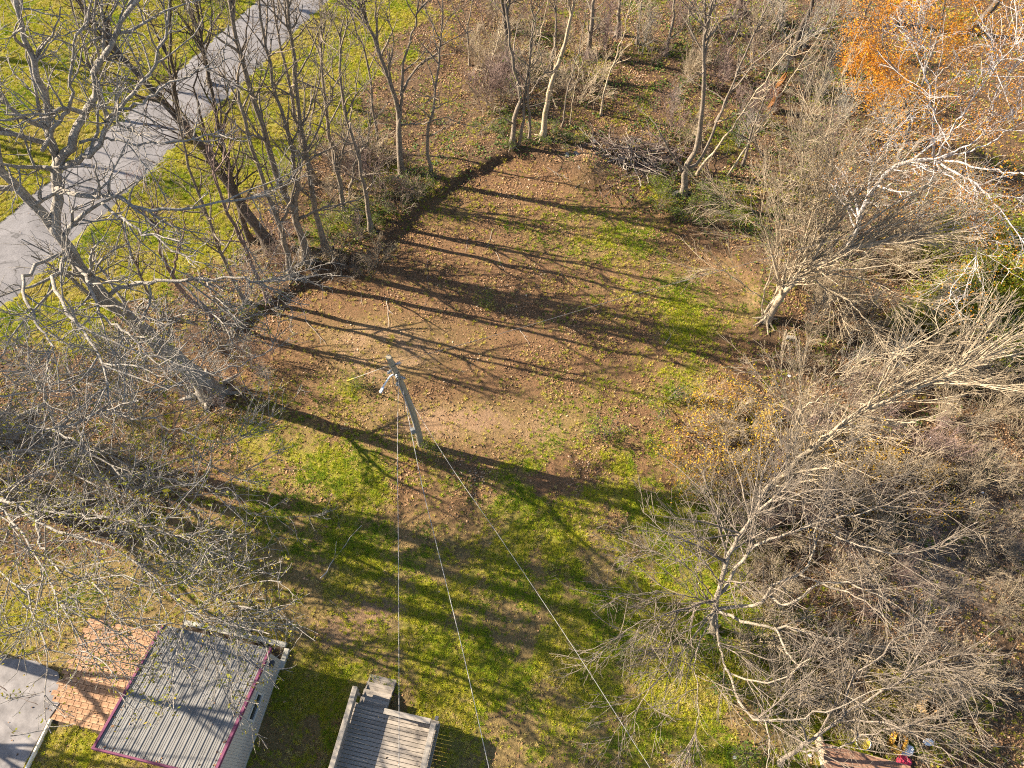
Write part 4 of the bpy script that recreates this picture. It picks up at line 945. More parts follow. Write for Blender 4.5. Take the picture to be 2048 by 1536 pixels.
make_tree('bare_tree', 'sprawling low branched bare tree on the lawn edge with crooked limbs', 'tree', None, b, sk,
          [lv(LIMB, dens=2.0, lmax=3.4, sides=4, lr=.5, ang=42, wig=.09, trop=-.01, rmin=.016), lv(WT, dens=2.9, lmax=2.0, ang=34, n=6, sides=3, rmin=.01), lv(WT, dens=2.6, lmax=1.0, n=4, ang=36)], 'bark_mid', 75, crown_mat='bark_brown', jit=.05, sides0=8, limb=.5)
b = G(1560, 1530); Yb = b[1]
sk = [([b, A(1600, 1500, 1.6), A(1680, 1440, 3.4), A(1780, 1380, 5), A(1880, 1320, 6)], .10, .02), ([A(1600, 1500, 1.6), A(1660, 1500, 3), A(1760, 1470, 4.2), A(1900, 1450, 5)], .07, .02),
      ([A(1680, 1440, 3.4), A(1760, 1450, 4.4), A(1860, 1490, 5), A(1960, 1540, 5.2)], .06, .02), ([A(1680, 1440, 3.4), A(1690, 1370, 4.6), A(1750, 1290, 5.6), A(1850, 1230, 6.2)], .07, .02)]
make_tree('bare_tree', 'small bare tree with whip twigs hanging over the discarded junk', 'tree', None, b, sk,
          [lv(WH, dens=1.4, lmax=3.0, ang=30, trop=-.02), lv(WT, dens=1.9, lmax=1.4), lv(WT, dens=1.4, lmax=.8, n=4)], 'bark_brown', 76, jit=.06)

# ---- broken snag
simple_mat('rot_wood', (.06, .030, .016), (.30, .13, .035), 7, .95, 5, stretch=(4, 4, .8), bstr=.8, bdist=.05)
b = G(1545, 222)
sn = empty('broken_snag', tuple(b)); tag(sn, 'short rotten orange brown snag standing in the woods', 'stump')
q = np.array([[0, 0, -.1], [.0, .05, .6], [-.05, .1, 1.4], [-.03, .12, 2.0], [.05, .1, 2.7]])
v, f = tubes(spline(q, 10)[None], (np.array([.42, .34, .3, .28, .29, .26, .26, .2, .15, .05]))[None], 11)
rg = np.random.default_rng(8); v = v + rg.normal(0, .03, v.shape); link('trunk', fast_mesh('trunk', v, f, ['rot_wood'], False), sn)
bp = np.array([[[.1, .05, 1.0], [.3, .0, 1.3], [.42, -.05, 1.25], [.5, -.1, 1.2]], [[-.1, 0, .8], [-.3, .1, 1.0], [-.45, .15, 1.25], [-.5, .2, 1.5]]]); v, f = tubes(bp, np.full((2, 4), .07), 6); link('branch_stub', fast_mesh('branch_stub', v, f, ['rot_wood']), sn)

# ================================================================== SHRUBS AND BRUSH (copied prototypes)
def proto_shrub(name, seed, nst, hgt, spread, mat, leaves=None, r=.022, levels=None, ang=.5):
    rng = np.random.default_rng(seed); sk = []
    for k in range(nst):
        a = rng.uniform(0, 2 * np.pi); rad = rng.uniform(.02, .25) * spread; lean = rng.uniform(.15, 1) * spread; h = hgt * rng.uniform(.6, 1.05)
        p0 = np.array((math.cos(a) * rad, math.sin(a) * rad, -.05)); d = np.array((math.cos(a + rng.normal(0, .4)), math.sin(a + rng.normal(0, .4)), 0))
        sk.append(([p0, p0 + d * lean * .3 + (0, 0, h * .45), p0 + d * lean * .7 + (0, 0, h * .8), p0 + d * lean + (0, 0, h * ang * 1.0 + h * (1 - ang))], r * rng.uniform(.7, 1.2), .008))
    return make_tree(name, '', 'shrub', None, (0, 0, 0), sk, levels or [lv(WT, dens=4.0, lmax=1.2, ang=34, rmin=.009), lv(WT, dens=4.0, lmax=.6, n=4, ang=38, rmin=.008)], mat, seed, leaves=leaves, n0=7, sides0=4, jit=.05, limb=1.0)
PROT = [proto_shrub('bare_shrub', 101, 8, 2.2, 1.2, 'bark_red'), proto_shrub('bare_shrub', 102, 11, 1.7, 1.5, 'bark_tan'), proto_shrub('bare_shrub', 103, 9, 3.2, 1.6, 'bark_tan'), proto_shrub('bare_shrub', 104, 11, 1.2, 1.2, 'bark_brown'), proto_shrub('bare_shrub', 105, 4, 3.4, .8, 'bark_pale')]
YEL = [proto_shrub('yellow_shrub', 111, 8, 2.4, 1.5, 'bark_tan', ('leaf_yellow', 520, .05, .16)), proto_shrub('yellow_shrub', 112, 7, 1.8, 1.5, 'bark_brown', ('leaf_yellow', 400, .05, .18))]
GRN = [proto_shrub('leafy_shrub', 121, 9, 1.3, 1.0, 'bark_brown', ('leaf_green', 700, .05, .16)), proto_shrub('leafy_shrub', 122, 12, 2.6, 2.0, 'bark_tan', ('leaf_lime', 9000, .055, .2)), proto_shrub('leafy_shrub', 123, 7, .7, .8, 'bark_brown', ('leaf_ivy', 420, .055, .12))]
_used = set()
rs = random.Random(77)
def place(proto, p, label, group, sc=1.0, rz=None):
    rz = rs.uniform(0, 6.28) if rz is None else rz
    if id(proto) not in _used:
        _used.add(id(proto)); o = proto; o.location = p; o.rotation_euler = (0, 0, rz); o.scale = (sc, sc, sc)
    else:
        o = copy_tree(proto, p, rz, sc)
    tag(o, label, 'shrub', group); return o
LOOK = {}
def look(p, sc, lo, hi, label, group):
    w = LOOK.get(id(p))
    if w is None: return label, group
    f = (sc - lo) / (hi - lo); z = 'small' if f < .33 else ('large' if f > .67 else 'middling')
    return z + ' ' + w + ' ' + label, z + ' ' + w + ', ' + group
def scatter(protos, poly_px, n, label, group, smin=.7, smax=1.25, dmin=.55):
    pg = np.array(ground_pts(poly_px)); lo, hi = pg.min(0), pg.max(0); got = []
    tries = 0
    while len(got) < n and tries < 6000:
        tries += 1
        x, y = rs.uniform(lo[0], hi[0]), rs.uniform(lo[1], hi[1])
        if poly_sd(np.array([x]), np.array([y]), [tuple(q) for q in pg])[0] < 0: continue
        if any((x - a) ** 2 + (y - c) ** 2 < dmin ** 2 for a, c in got): continue
        if road_dist(x, y) < HALF + 1: continue
        got.append((x, y)); pr_ = rs.choice(protos); sc_ = rs.uniform(smin, smax); lb_, gp_ = look(pr_, sc_, smin, smax, label, group); place(pr_, (x, y, gz1(x, y)), lb_, gp_, sc_)
LOOK.update({id(PROT[0]): 'reddish bare brush', id(PROT[1]): 'spreading straw brown brush', id(PROT[2]): 'straw coloured whip shrub', id(PROT[3]): 'low dense bramble', id(PROT[4]): 'slender pale sapling shrub', id(YEL[0]): 'bright yellow leaved shrub', id(YEL[1]): 'sparse yellow leaved shrub', id(GRN[0]): 'green leafy bush', id(GRN[1]): 'feathery yellow green bush', id(GRN[2]): 'dark green ivy mound'})
scatter([PROT[0], PROT[1], PROT[3]], [(560, 380), (700, 280), (830, 330), (900, 350), (820, 430), (740, 500), (640, 540), (520, 560)], 26, 'in the vine belt between lawn and clearing', 'brush in the vine belt', .6, 1.1)
scatter([PROT[0], PROT[1]], [(880, 60), (1000, 40), (1200, 60), (1230, 150), (1180, 240), (1060, 260), (960, 240)], 22, 'around the tree clump at the clearing head', 'thicket brush', .7, 1.3)
scatter([PROT[0], PROT[2], PROT[3], PROT[4]], [(1240, 60), (1750, 20), (1800, 250), (1640, 420), (1500, 400), (1420, 330), (1280, 240)], 44, 'standing on woodland leaf litter', 'woodland brush', .6, 1.15)
scatter([PROT[2], PROT[3], PROT[1], PROT[4]], [(1540, 560), (1700, 420), (2060, 420), (2060, 760), (1900, 800), (1600, 760), (1540, 680)], 60, 'under the fan shaped tree', 'brush under the fan tree', .6, 1.1)
scatter([PROT[1], PROT[3], PROT[0], PROT[2]], [(1440, 820), (1780, 780), (1860, 900), (1850, 1060), (1720, 1240), (1500, 1250), (1440, 1080)], 64, 'on grey brown thatch by the yellow shrubs', 'brambles on the thatch', .6, 1.1)
scatter([PROT[1], PROT[2], PROT[3]], [(1860, 720), (2070, 700), (2080, 1000), (1990, 1100), (1880, 1060)], 26, 'on open rubble strewn thatch beyond the brambles', 'brush on the open thatch', .5, .95)
scatter([PROT[1], PROT[3]], [(1900, 1080), (2080, 1050), (2080, 1400), (1900, 1380), (1820, 1260)], 14, 'on worn thatch between the junk and the brambles', 'brush near the junk', .45, .8)
scatter([PROT[1], PROT[3]], [(1480, 1280), (1760, 1300), (1950, 1330), (1900, 1440), (1700, 1470), (1560, 1440)], 24, 'beneath the sprawling tree', 'scrub beneath the sprawling tree', .6, 1.0)
scatter([PROT[3], PROT[1]], [(60, 760), (250, 720), (380, 760), (400, 900), (300, 1000), (50, 960)], 20, 'on leaves around the huge grey trunk', 'brambles at the huge trunk', .5, .9)
scatter([PROT[4], PROT[3], PROT[0]], [(380, 700), (470, 660), (560, 700), (540, 800), (460, 850), (390, 830)], 12, 'hugging the foot of the huge leaning trunk', 'brush at the trunk foot', .45, .8, .4)
scatter([PROT[1], PROT[3]], [(640, 530), (720, 500), (800, 520), (770, 560), (690, 570)], 5, 'at the shadowed clearing corner', 'corner brush', .5, .8)
scatter(YEL, [(1340, 800), (1520, 780), (1580, 900), (1520, 1000), (1340, 990)], 15, 'at the lawn edge below the twin trunks', 'yellow shrubs at lawn edge', .6, .95, .9)
scatter(YEL, [(1600, 900), (1720, 890), (1860, 940), (1880, 1040), (1620, 1040)], 15, 'on brown thatch among brambles', 'yellow shrubs among brambles', .55, .9, .9)
scatter([GRN[1]], [(1850, 500), (2048, 480), (2080, 700), (1820, 690)], 12, 'in the shade of the white barked tree', 'yellow green bushes', .7, 1.15, 1.2)
scatter([GRN[0], GRN[2]], [(640, 440), (720, 400), (860, 360), (830, 420), (740, 490), (660, 500)], 14, 'in the vines at the clearing edge', 'green mounds by the vine belt', .4, .8, .6)
scatter([GRN[2], GRN[0]], [(1290, 390), (1340, 375), (1450, 390), (1480, 450), (1400, 470), (1300, 440)], 16, 'under the short forked tree', 'green plants under the forked tree', .4, .8, .5)
scatter([GRN[2]], [(960, 250), (1110, 240), (1190, 290), (1100, 310), (1000, 300)], 12, 'at the foot of the tree clump', 'ivy mounds', .4, .75, .5)
for px, py, s, lb in ((972, 602, .55, 'bright green weed tuft alone on shadowed brown leaves'), (848, 906, .6, 'bright green weed tuft at the foot of the utility pole'), (706, 772, .5, 'green weed patch beside the guy wire anchor'), (1330, 800, .9, 'green weed mound on the lawn near the woods'), (1210, 870, .8, 'broad green weed patch beside bare dirt in the clearing'), (1430, 1340, .9, 'lime green bush under the sprawling tree'), (1510, 1500, .9, 'lime green bush on lawn near the brown roofed hutch')):
    place(GRN[0] if s < .85 else GRN[2], G(px, py), lb, None, s)
place(YEL[1], G(905, 95), 'yellow green grassy tuft beside the thicket', None, .7)

# ================================================================== BRUSH PILE, BLOCKS, STICKS
simple_mat('stick', (.20, .165, .13), (.40, .35, .29), 6, .95, rnd=.25)
simple_mat('stick_dark', (.07, .05, .04), (.16, .12, .10), 6, .95, rnd=.2)
rng = np.random.default_rng(31)
def stick_mesh(L_, r, seed, forks=2, mat='stick', bend=.12):
    g = np.random.default_rng(seed); n = 9
    p = np.c_[np.linspace(-L_ / 2, L_ / 2, n), np.cumsum(g.normal(0, bend * L_ / n, n)), np.abs(g.normal(0, .02, n)) + r]
    lst = [tubes(p[None], np.linspace(r, r * .45, n)[None], 5)]
    for k in range(forks):
        i = g.integers(2, n - 2); d = np.array((math.cos(.7), math.sin(.7) * g.choice((-1, 1)), .15)); l2 = L_ * g.uniform(.15, .35)
        q = p[i] + d[None] * np.linspace(0, l2, 5)[:, None] + np.c_[np.zeros(5), g.normal(0, .02, 5), np.zeros(5)]
        lst.append(tubes(q[None], np.linspace(r * .6, r * .3, 5)[None], 4))
    v, f = merge(lst); return fast_mesh('stick', v, f, [mat])
pc = G(1268, 325)
pile = empty('brush_pile', tuple(pc)); tag(pile, 'heap of cut dead branches beside a dirt mound', 'brush pile')
sm = [stick_mesh(rng.uniform(1.6, 4.2), rng.uniform(.014, .04), 300 + k, 5, 'stick' if k % 3 == 0 else 'stick_dark', .35) for k in range(12)]
for k in range(150):
    x, y = rng.normal(0, 1.6), rng.normal(0, 1.05); h = max(0, .8 - .35 * math.hypot(x, y)) * rng.uniform(.2, 1)
    link('branch', sm[k % 12], pile, (x, y, h + .05), (rng.normal(0, .3), rng.normal(0, .22), rng.uniform(0, 6.28)))
simple_mat('concrete_block', (.13, .115, .095), (.30, .275, .235), 12, .95, rnd=.15)
def block_mesh():
    bm = bmesh.new(); add_box(bm, (0, 0, .03), (.40, .2, .04), bev=.005); add_box(bm, (0, 0, .17), (.40, .2, .04), bev=.005)
    for x in (-.18, 0, .18): add_box(bm, (x, 0, .10), (.035, .196, .10))
    me = bpy.data.meshes.new('block'); bm.to_mesh(me); bm.free(); me.materials.append(MATS['concrete_block']); return me
cbm = block_mesh()
for px, py in ((1133, 312), (1152, 310), (1190, 286), (1163, 331)):
    o = link('concrete_block', cbm, None, tuple(G(px, py, -.07)), (rng.normal(0, .25), rng.normal(0, .15), rng.uniform(0, 6)))
    tag(o, 'loose concrete block lying among ivy beside the brush pile', 'block', 'loose blocks by the brush pile')
o = link('concrete_block', cbm, None, tuple(G(1580, 678, -.01)), (0, 0, -.1)); tag(o, 'concrete block lying under the fan shaped tree', 'block')
o = link('concrete_block', cbm, None, tuple(G(1350, 389, -.01)), (.1, .2, .7)); tag(o, 'concrete block at the foot of the short forked tree', 'block')
FS = [stick_mesh(1.0, .013, 400 + k, 2, 'stick' if k != 2 else 'stick_dark', .16) for k in range(5)]
def stick(px, py, px2, py2, label, k, group=None, th=1.0):
    a, c = G(px, py), G(px2, py2); d = c - a; L_ = np.linalg.norm(d)
    o = link('fallen_stick', FS[k % 5], None, tuple((a + c) / 2 + np.array((0, 0, .02))), (0, 0, math.atan2(d[1], d[0]))); o.scale = (L_, L_ * .8, max(.8, L_ * .6) * th)
    tag(o, label, 'stick', group)
stick(640, 1157, 716, 1047, 'long pale fallen stick on the striped lawn', 0)
stick(676, 1028, 682, 1064, 'short stick on lawn just above the long pale stick', 1)
stick(855, 520, 862, 575, 'curved stick lying on shaded clearing leaves', 2)
for k, (a, c, d, e) in enumerate(((775, 600, 782, 655), (722, 583, 726, 612), (858, 590, 850, 620), (935, 475, 930, 505), (985, 460, 972, 500), (1040, 660, 1062, 690), (992, 505, 1010, 540), (560, 937, 630, 935), (735, 820, 745, 835), (905, 740, 930, 745), (1180, 1410, 1200, 1395), (660, 1200, 690, 1225), (900, 660, 880, 672), (1330, 690, 1360, 650), (610, 640, 650, 690))):
    stick(a, c, d, e, 'small dead stick lying on brown clearing leaves', k, 'small dead sticks in the clearing')
stick(45, 1215, 150, 1240, 'dead branch lying on the grass above the concrete slab', 3)
stick(0, 1372, 85, 1405, 'dark dead branch across the concrete slab', 2, None, 1.4)
stick(50, 1440, 55, 1480, 'short dark stick on the concrete slab', 2)
stick(300, 905, 230, 980, 'pale stripped log lying on leaves by the huge trunk', 1, None, 3.0)
stick(1010, 245, 965, 262, 'pale fallen limb at the foot of the ivy clump', 4, None, 3.0)
stick(1500, 410, 1515, 440, 'pale broken pole lying on green plants', 0, None, 1.6)

# ================================================================== JUNK (lower right)
simple_mat('shingle', (.16, .085, .055), (.27, .155, .10), 7, .95, rnd=.2)
simple_mat('cardboard', (.48, .30, .13), (.60, .40, .20), 5, .9)
simple_mat('plastic_yellow', (.52, .42, .04), (.60, .48, .06), 5, .5)
simple_mat('plastic_orange', (.60, .30, .04), (.68, .38, .06), 5, .5)
simple_mat('bag_white', (.62, .63, .66), (.80, .80, .82), 6, .5)
simple_mat('cloth_red', (.35, .03, .06), (.45, .05, .10), 9, .9)
simple_mat('old_log', (.34, .26, .17), (.55, .44, .31), 4, .95, stretch=(8, 8, 1))
hb = A(1735, 1536, .9)
hut = empty('low_hutch', (hb[0], hb[1], 0), R(-14)); tag(hut, 'low hutch with brown shingled roof beside the discarded junk', 'hutch')
bm = bmesh.new(); add_box(bm, (0, -.55, .42), (2.6, 1.5, .84)); bm_obj('wall', bm, 'old_log', hut)
sh = [box_mesh('shingle', (.30, .22, .02), 'shingle', .003)]
for j in range(9):
    for i in range(10):
        link('shingle', sh[0], hut, (-1.42 + i * .31 + (j % 2) * .12, .33 - j * .17, .885 + .045 * j), (R(-11), rs.uniform(-.02, .02), rs.uniform(-.02, .02)))
bm = bmesh.new(); add_box(bm, (0, -.37, 1.015), (2.85, 1.72, .03), rot=Euler((R(-14.8), 0, 0))); bm_obj('roof_deck', bm, 'old_log', hut)
lp = G(1640, 1500)
q = np.array([[[0, .5, .12], [0, .1, .14], [.02, -.4, .14], [.03, -1.0, .12]]]); v, f = tubes(q, np.array([[.16, .17, .17, .16]]), 10)
o = link('old_log', fast_mesh('old_log', v, f, ['old_log']), None, tuple(lp)); tag(o, 'pale weathered log lying against the low hutch', 'log')
# open carton
def carton(name, p, rz, s, mat, label, tilt=.25):
    r = empty(name, tuple(p), rz); tag(r, label, 'box'); r.rotation_euler = (tilt, .1, rz)
    w, d, h = s; bm = bmesh.new()
    for (cx, cy, sx, sy) in ((w / 2, 0, .012, d), (-w / 2, 0, .012, d), (0, d / 2, w - .014, .012), (0, -d / 2, w - .014, .012)): add_box(bm, (cx, cy, h / 2), (sx, sy, h))
    add_box(bm, (0, 0, .012), (w - .02, d - .02, .012)); bm_obj('body', bm, mat, r)
    for k, (cx, cy, sx, sy, rt) in enumerate(((w / 2 + d * .2, 0, d * .45, d * .98, Euler((0, .5, 0))), (-w / 2 - d * .2, 0, d * .45, d * .98, Euler((0, -.4, 0))), (0, -d / 2 - d * .17, w * .98, d * .4, Euler((.7, 0, 0))), (0, d / 2 + d * .14, w * .98, d * .4, Euler((-.9, 0, 0))))):
        bm = bmesh.new(); add_box(bm, (cx, cy, h - .04), (sx, sy, .008), rot=rt); bm_obj('flap', bm, mat, r)
    return r
carton('cardboard_box', G(1848, 1412), .5, (.62, .5, .42), 'cardboard', 'open cardboard box with spread flaps standing on grass')
carton('storage_tub', G(1788, 1482), .9, (.55, .42, .36), 'plastic_orange', 'orange yellow open tub with rubbish near the white bag')
def bucket(p, label, mat):
    r = empty('bucket', tuple(p)); tag(r, label, 'bucket'); r.rotation_euler = (.25, -.15, 0)
    bm = bmesh.new(); bmesh.ops.create_cone(bm, cap_ends=False, segments=20, radius1=.20, radius2=.25, depth=.5, matrix=Matrix.Translation((0, 0, .25)))
    bmesh.ops.create_circle(bm, cap_ends=True, segments=20, radius=.235, matrix=Matrix.Translation((0, 0, .34))); bm_obj('body', bm, mat, r, smooth=False)
    v, f = tubes(np.array([[[.25 * math.cos(a), .25 * math.sin(a), .5] for a in np.linspace(0, 2 * math.pi, 21)]]), np.full((1, 21), .016), 6); link('rim', fast_mesh('rim', v, f, ['bag_white']), r)
bucket(G(1719, 1480), 'yellow bucket with pale rim behind the low hutch', 'plastic_yellow')
def crumple(name, p, s, mat, label, cat, seed, group=None):
    bm = bmesh.new(); bmesh.ops.create_icosphere(bm, subdivisions=3, radius=1); g = random.Random(seed)
    for v in bm.verts:
        k = 1 + g.uniform(-.22, .22); v.co = Vector((v.co.x * s[0] * k, v.co.y * s[1] * k, max(v.co.z, -.3) * s[2] * k))
    o = bm_obj(name, bm, mat, None, tuple(p + np.array((0, 0, s[2] * .3)))); tag(o, label, cat, group); return o
crumple('plastic_bag', G(1808, 1500), (.34, .2, .14), 'bag_white', 'white crumpled plastic bag below the orange tub', 'bag', 1)
crumple('cloth_bundle', G(1806, 1522), (.26, .2, .16), 'cloth_red', 'red cloth bundle beside the brown shingled roof', 'cloth', 2)
crumple('plastic_bag', G(1856, 1484), (.2, .12, .08), 'bag_white', 'small white bag on grass right of the orange tub', 'bag', 3)
for k, (px, py, s) in enumerate(((1665, 825, .2), (1660, 840, .22), (1700, 848, .15), (1560, 842, .18), (1578, 752, .16), (1743, 1068, .2), (1930, 935, .14), (1820, 690, .0), (1965, 985, .12), (1910, 1075, .12), (1985, 840, .16), (1680, 860, .12), (1470, 1515, .14), (1620, 1510, .14))):
    if s: crumple('paper_scrap', G(px, py), (s * .55, s * .4, s * .18), 'bag_white', 'pale scrap of rubbish caught in the brambles and grass', 'rubbish', 20 + k, 'rubbish scraps')

# ================================================================== GRASS, LEAVES, GROUND COVER (uncountable)
inst_mat('grass_blades', [(0, (.060, .13, .010)), (.3, (.18, .26, .010)), (.55, (.36, .37, .016)), (.8, (.44, .38, .04)), (1, (.48, .38, .14))], .85, .3)
inst_mat('dead_leaf', [(0, (.040, .025, .016)), (.25, (.125, .068, .034)), (.5, (.235, .13, .062)), (.75, (.335, .20, .105)), (.95, (.40, .27, .165)), (1, (.48, .37, .26))], .8)
inst_mat('ivy_leaf', [(0, (.018, .045, .010)), (.5, (.05, .095, .016)), (1, (.15, .18, .022))], .6, .2)
def tuft_mesh():
    g = np.random.default_rng(1); vs_, fs_ = [], []
    for k in range(11):
        a = g.uniform(0, 6.28); d = np.array((math.cos(a), math.sin(a), 0)); s = np.array((-d[1], d[0], 0)); b0 = d * g.uniform(0, .03); h = g.uniform(.05, .10); l = g.uniform(.03, .10); w = .0065
        i = len(vs_); vs_ += [b0 - s * w, b0 + s * w, b0 + d * l * .5 + s * w * .8 + (0, 0, h * .8), b0 + d * l * .5 - s * w * .8 + (0, 0, h * .8), b0 + d * l + (0, 0, h), b0 + d * l + s * .002 + (0, 0, h)]
        fs_ += [(i, i + 1, i + 2, i + 3), (i + 3, i + 2, i + 5, i + 4)]
    return fast_mesh('grass_tuft', np.array(vs_), np.array(fs_), ['grass_blades'], False)
def leaf_mesh(mat, L_=.06, w=.042, curl=.018):
    v = np.array([(-L_, 0, curl), (-.2 * L_, -w, .004), (-.2 * L_, w, .012), (.3 * L_, -w * .8, 0), (.3 * L_, w * .8, .012), (L_, .004, curl * 1.3), (L_, -.004, curl * 1.3), (-L_, .004, curl)])
    f = np.array([(0, 1, 2, 7), (1, 3, 4, 2), (3, 6, 5, 4)])
    return fast_mesh('leaf', v, f, [mat], False)
def inst_group(name, src):
    ng = bpy.data.node_groups.new(name, 'GeometryNodeTree')
    ng.interface.new_socket('Geometry', in_out='INPUT', socket_type='NodeSocketGeometry'); ng.interface.new_socket('Geometry', in_out='OUTPUT', socket_type='NodeSocketGeometry')
    gi = ng.nodes.new('NodeGroupInput'); go = ng.nodes.new('NodeGroupOutput'); ip = ng.nodes.new('GeometryNodeInstanceOnPoints'); oi = ng.nodes.new('GeometryNodeObjectInfo')
    oi.inputs['Object'].default_value = src
    na = ng.nodes.new('GeometryNodeInputNamedAttribute'); na.data_type = 'FLOAT_VECTOR'; na.inputs['Name'].default_value = 'rot'
    ns_ = ng.nodes.new('GeometryNodeInputNamedAttribute'); ns_.data_type = 'FLOAT'; ns_.inputs['Name'].default_value = 'scl'
    ng.links.new(gi.outputs[0], ip.inputs['Points']); ng.links.new(oi.outputs['Geometry'], ip.inputs['Instance'])
    ng.links.new(na.outputs[0], ip.inputs['Rotation']); ng.links.new(ns_.outputs[0], ip.inputs['Scale']); ng.links.new(ip.outputs[0], go.inputs[0])
    return ng
def stuff(name, label, P, rot, scl, tone, srcmesh):
    me = bpy.data.meshes.new(name); me.vertices.add(len(P)); me.vertices.foreach_set('co', np.ascontiguousarray(P, np.float32).ravel())
    a = me.attributes.new('rot', 'FLOAT_VECTOR', 'POINT'); a.data.foreach_set('vector', np.ascontiguousarray(rot, np.float32).ravel())
    for k, v in (('scl', scl), ('tone', tone)):
        a = me.attributes.new(k, 'FLOAT', 'POINT'); a.data.foreach_set('value', np.ascontiguousarray(v, np.float32))
    o = link(name, me); src = bpy.data.objects.new(name + '_piece', srcmesh)
    md = o.modifiers.new('scatter', 'NODES'); md.node_group = inst_group(name, src)
    o['kind'] = 'stuff'; o['label'] = label; return o
rng = np.random.default_rng(99)
def sample(n):
    y = rng.uniform(-3, 56, n); hw = 24 + .36 * np.maximum(y, 0); x = rng.uniform(-1, 1, n) * hw
    # even density over the trapezoid
    keep = rng.random(n) < hw / hw.max(); return x[keep], y[keep]
PADW = [[tuple(p[:2]) for p in cs]]
def loc_poly(o, x0, x1, y0, y1): return [tuple((o + EX * a + EY * c)[:2]) for a, c in ((x0, y0), (x1, y0), (x1, y1), (x0, y1))]
PADW += [loc_poly(SO, -RW + .2, -.2, -RLen + .1, -.1), loc_poly(po, -.2, 3.0, -3.85, 0), loc_poly(pd[0], 0, 1.24, -.62, 0)]
deckO = np.array((cr[0], cr[1], 0)); PADW += [loc_poly(deckO, -DW, 0, -DD, 0)]
def clear_of(x, y, f=1.0):
    k = road_dist(x, y) > HALF * f
    for p in PADW: k &= poly_sd(x, y, p) < 0.02
    return k
# grass
x, y = sample(900000); g, l, d, lw, cl = fields(x, y)
clump = fbm(x, y, 3.2, 3, 2.); big = fbm(x, y, .5, 3, 6.)
pr = np.clip(g * 1.05, 0, 1) * sstep(.36, .60, clump + .16 * g)
k = (rng.random(len(x)) < pr) & clear_of(x, y, 1.01); x, y, g, lw, cl, big, clump = x[k], y[k], g[k], lw[k], cl[k], big[k], clump[k]
tone = np.clip(.46 + .16 * lw + 1.0 * (big - .5) - .35 * (clump - .5) + rng.normal(0, .13, len(x)) + .10 * sstep(12, 6, y), 0, 1)
rot = np.c_[rng.normal(0, .15, len(x)), rng.normal(0, .15, len(x)), rng.uniform(0, 6.28, len(x))]
stuff('grass', 'short patchy yellow green grass growing over the plot', np.c_[x, y, gz(x, y) + .005], rot, rng.uniform(.5, 1.2, len(x)) * (1 + .2 * lw), tone, tuft_mesh())
# dead straw tufts in thatch
x, y = sample(420000); g, l, d, lw, cl = fields(x, y)
pr = (.30 + .45 * lw) * (1 - .9 * d) * sstep(.40, .62, fbm(x, y, 2.2, 3, 12.)) * (1 - .55 * l)
k = (rng.random(len(x)) < pr) & clear_of(x, y, 1.02); x, y = x[k], y[k]
rot = np.c_[rng.normal(0, .25, len(x)), rng.normal(0, .25, len(x)), rng.uniform(0, 6.28, len(x))]
stuff('dry_grass', 'dry straw grass mixed through the lawn and thatch', np.c_[x, y, gz(x, y)], rot, rng.uniform(.7, 1.5, len(x)), np.clip(rng.normal(.95, .12, len(x)), .6, 1), tuft_mesh())
# leaf litter
x, y = sample(1500000); g, l, d, lw, cl = fields(x, y)
edge = np.exp(-((poly_sd(x, y, CLEAR) - .3) / 1.2) ** 2) * (y > 14)
pr = np.clip(l * .75 + .12 * (1 - l) + .25 * edge, 0, 1) * (.15 + 1.3 * sstep(.38, .66, fbm(x, y, .9, 4, 21.))) * (1 - .15 * cl) * (1 - .6 * lw) * (1 - .82 * d) * (1 - .6 * cl * sstep(14, 9, y))
k = (rng.random(len(x)) < pr) & (clear_of(x, y, .9) | (rng.random(len(x)) < .05 + .22 * (poly_sd(x, y, PADW[2]) > 0) + .06 * (poly_sd(x, y, PADW[0]) > 0))); x, y = x[k], y[k]
tone = np.clip(rng.beta(1.7, 2.1, len(x)) + .7 * (fbm(x, y, .6, 3, 30.) - .5), 0, 1)
rot = np.c_[rng.normal(0, .45, len(x)), rng.normal(0, .45, len(x)), rng.uniform(0, 6.28, len(x))]
onpad = ~clear_of(x, y, 1.0)
zl = gz(x, y) + .012 + .015 * rng.random(len(x)) + .07 * onpad
lx = (x - SO[0]) * EX[0] + (y - SO[1]) * EX[1]; ly = (x - SO[0]) * EY[0] + (y - SO[1]) * EY[1]
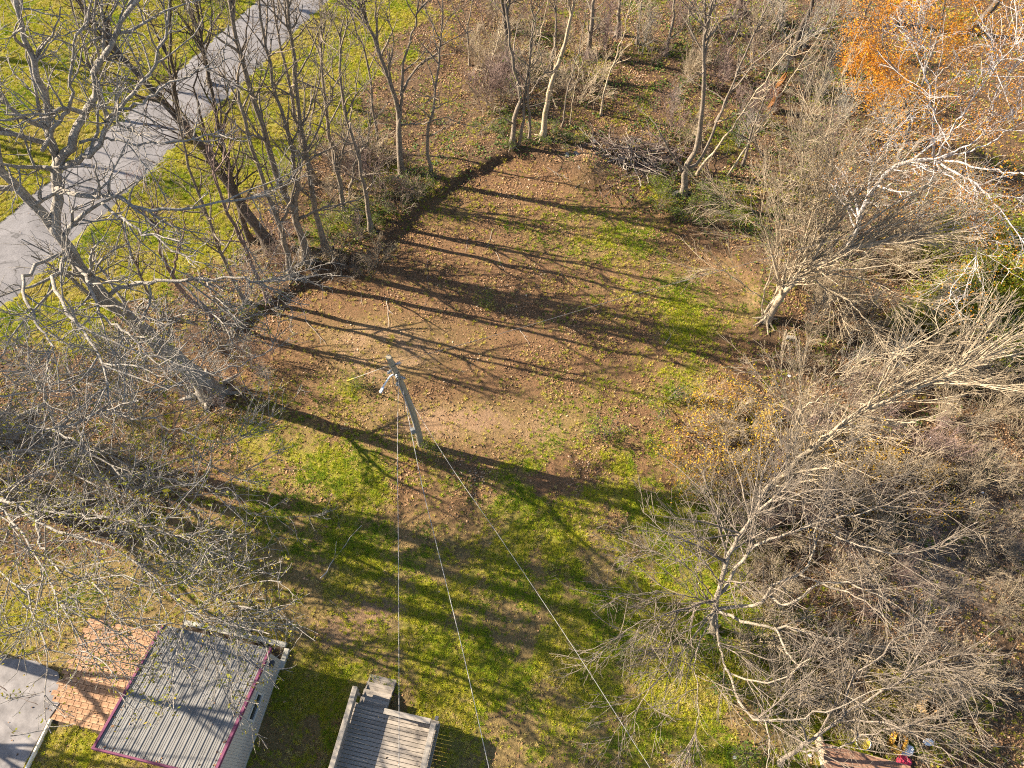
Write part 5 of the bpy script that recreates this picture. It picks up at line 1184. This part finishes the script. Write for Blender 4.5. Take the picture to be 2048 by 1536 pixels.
zl = np.where((lx > -RW) & (lx < 0) & (ly < 0) & (ly > -RLen), ZB + (ZF - ZB) * (-ly / RLen) + .02, zl)
dx = (x - cr[0]) * EX[0] + (y - cr[1]) * EX[1]; dy = (x - cr[0]) * EY[0] + (y - cr[1]) * EY[1]
zl = np.where((dx > -DW) & (dx < 0) & (dy < 0) & (dy > -DD), DH + .025, zl)
stuff('leaf_litter', 'brown and tan fallen leaves covering the woodland floor', np.c_[x, y, zl], rot, np.clip(np.exp(rng.normal(-.62, .32, len(x))), .28, 1.2), tone, leaf_mesh('dead_leaf'))
# ivy and low green plants in the woods
IVY_B = [(1080, 290, 4, 1.6, .8), (1000, 250, 2.5, 2, .5), (1180, 250, 4, 2.5, .45), (1400, 430, 4, 1.6, .9), (1460, 460, 3, 2, .5), (1320, 420, 2.4, 1, .6), (720, 440, 2.2, 2.6, .8), (800, 380, 2, 2, .8), (860, 330, 2.2, 2, .6), (760, 260, 3, 3, .4), (920, 260, 3, 3, .4), (1500, 260, 7, 7, .7), (1300, 150, 9, 8, .7), (1650, 120, 8, 8, .6), (1700, 520, 4, 4, .3), (1850, 820, 5, 4, .25), (1700, 960, 5, 3, .3), (1600, 700, 3, 2, .2), (470, 600, 3, 2, .35), (1990, 600, 4, 3, .4)]
x, y = sample(420000); iv = blobs(x, y, IVY_B); g, l, d, lw, cl = fields(x, y)
pr = np.clip(iv, 0, 1) * sstep(.46, .64, fbm(x, y, 1.5, 3, 41.)) * (1 - .85 * cl)
k = (rng.random(len(x)) < pr) & clear_of(x, y, 1.1); x, y = x[k], y[k]
rot = np.c_[rng.normal(0, .5, len(x)), rng.normal(0, .5, len(x)), rng.uniform(0, 6.28, len(x))]
stuff('ivy', 'dark green ivy and low weeds creeping over the woodland floor', np.c_[x, y, gz(x, y) + .03 + .14 * rng.random(len(x))], rot, rng.uniform(.6, 1.3, len(x)), np.clip(rng.beta(2, 2, len(x)), 0, 1), leaf_mesh('ivy_leaf', .055, .045, .01))
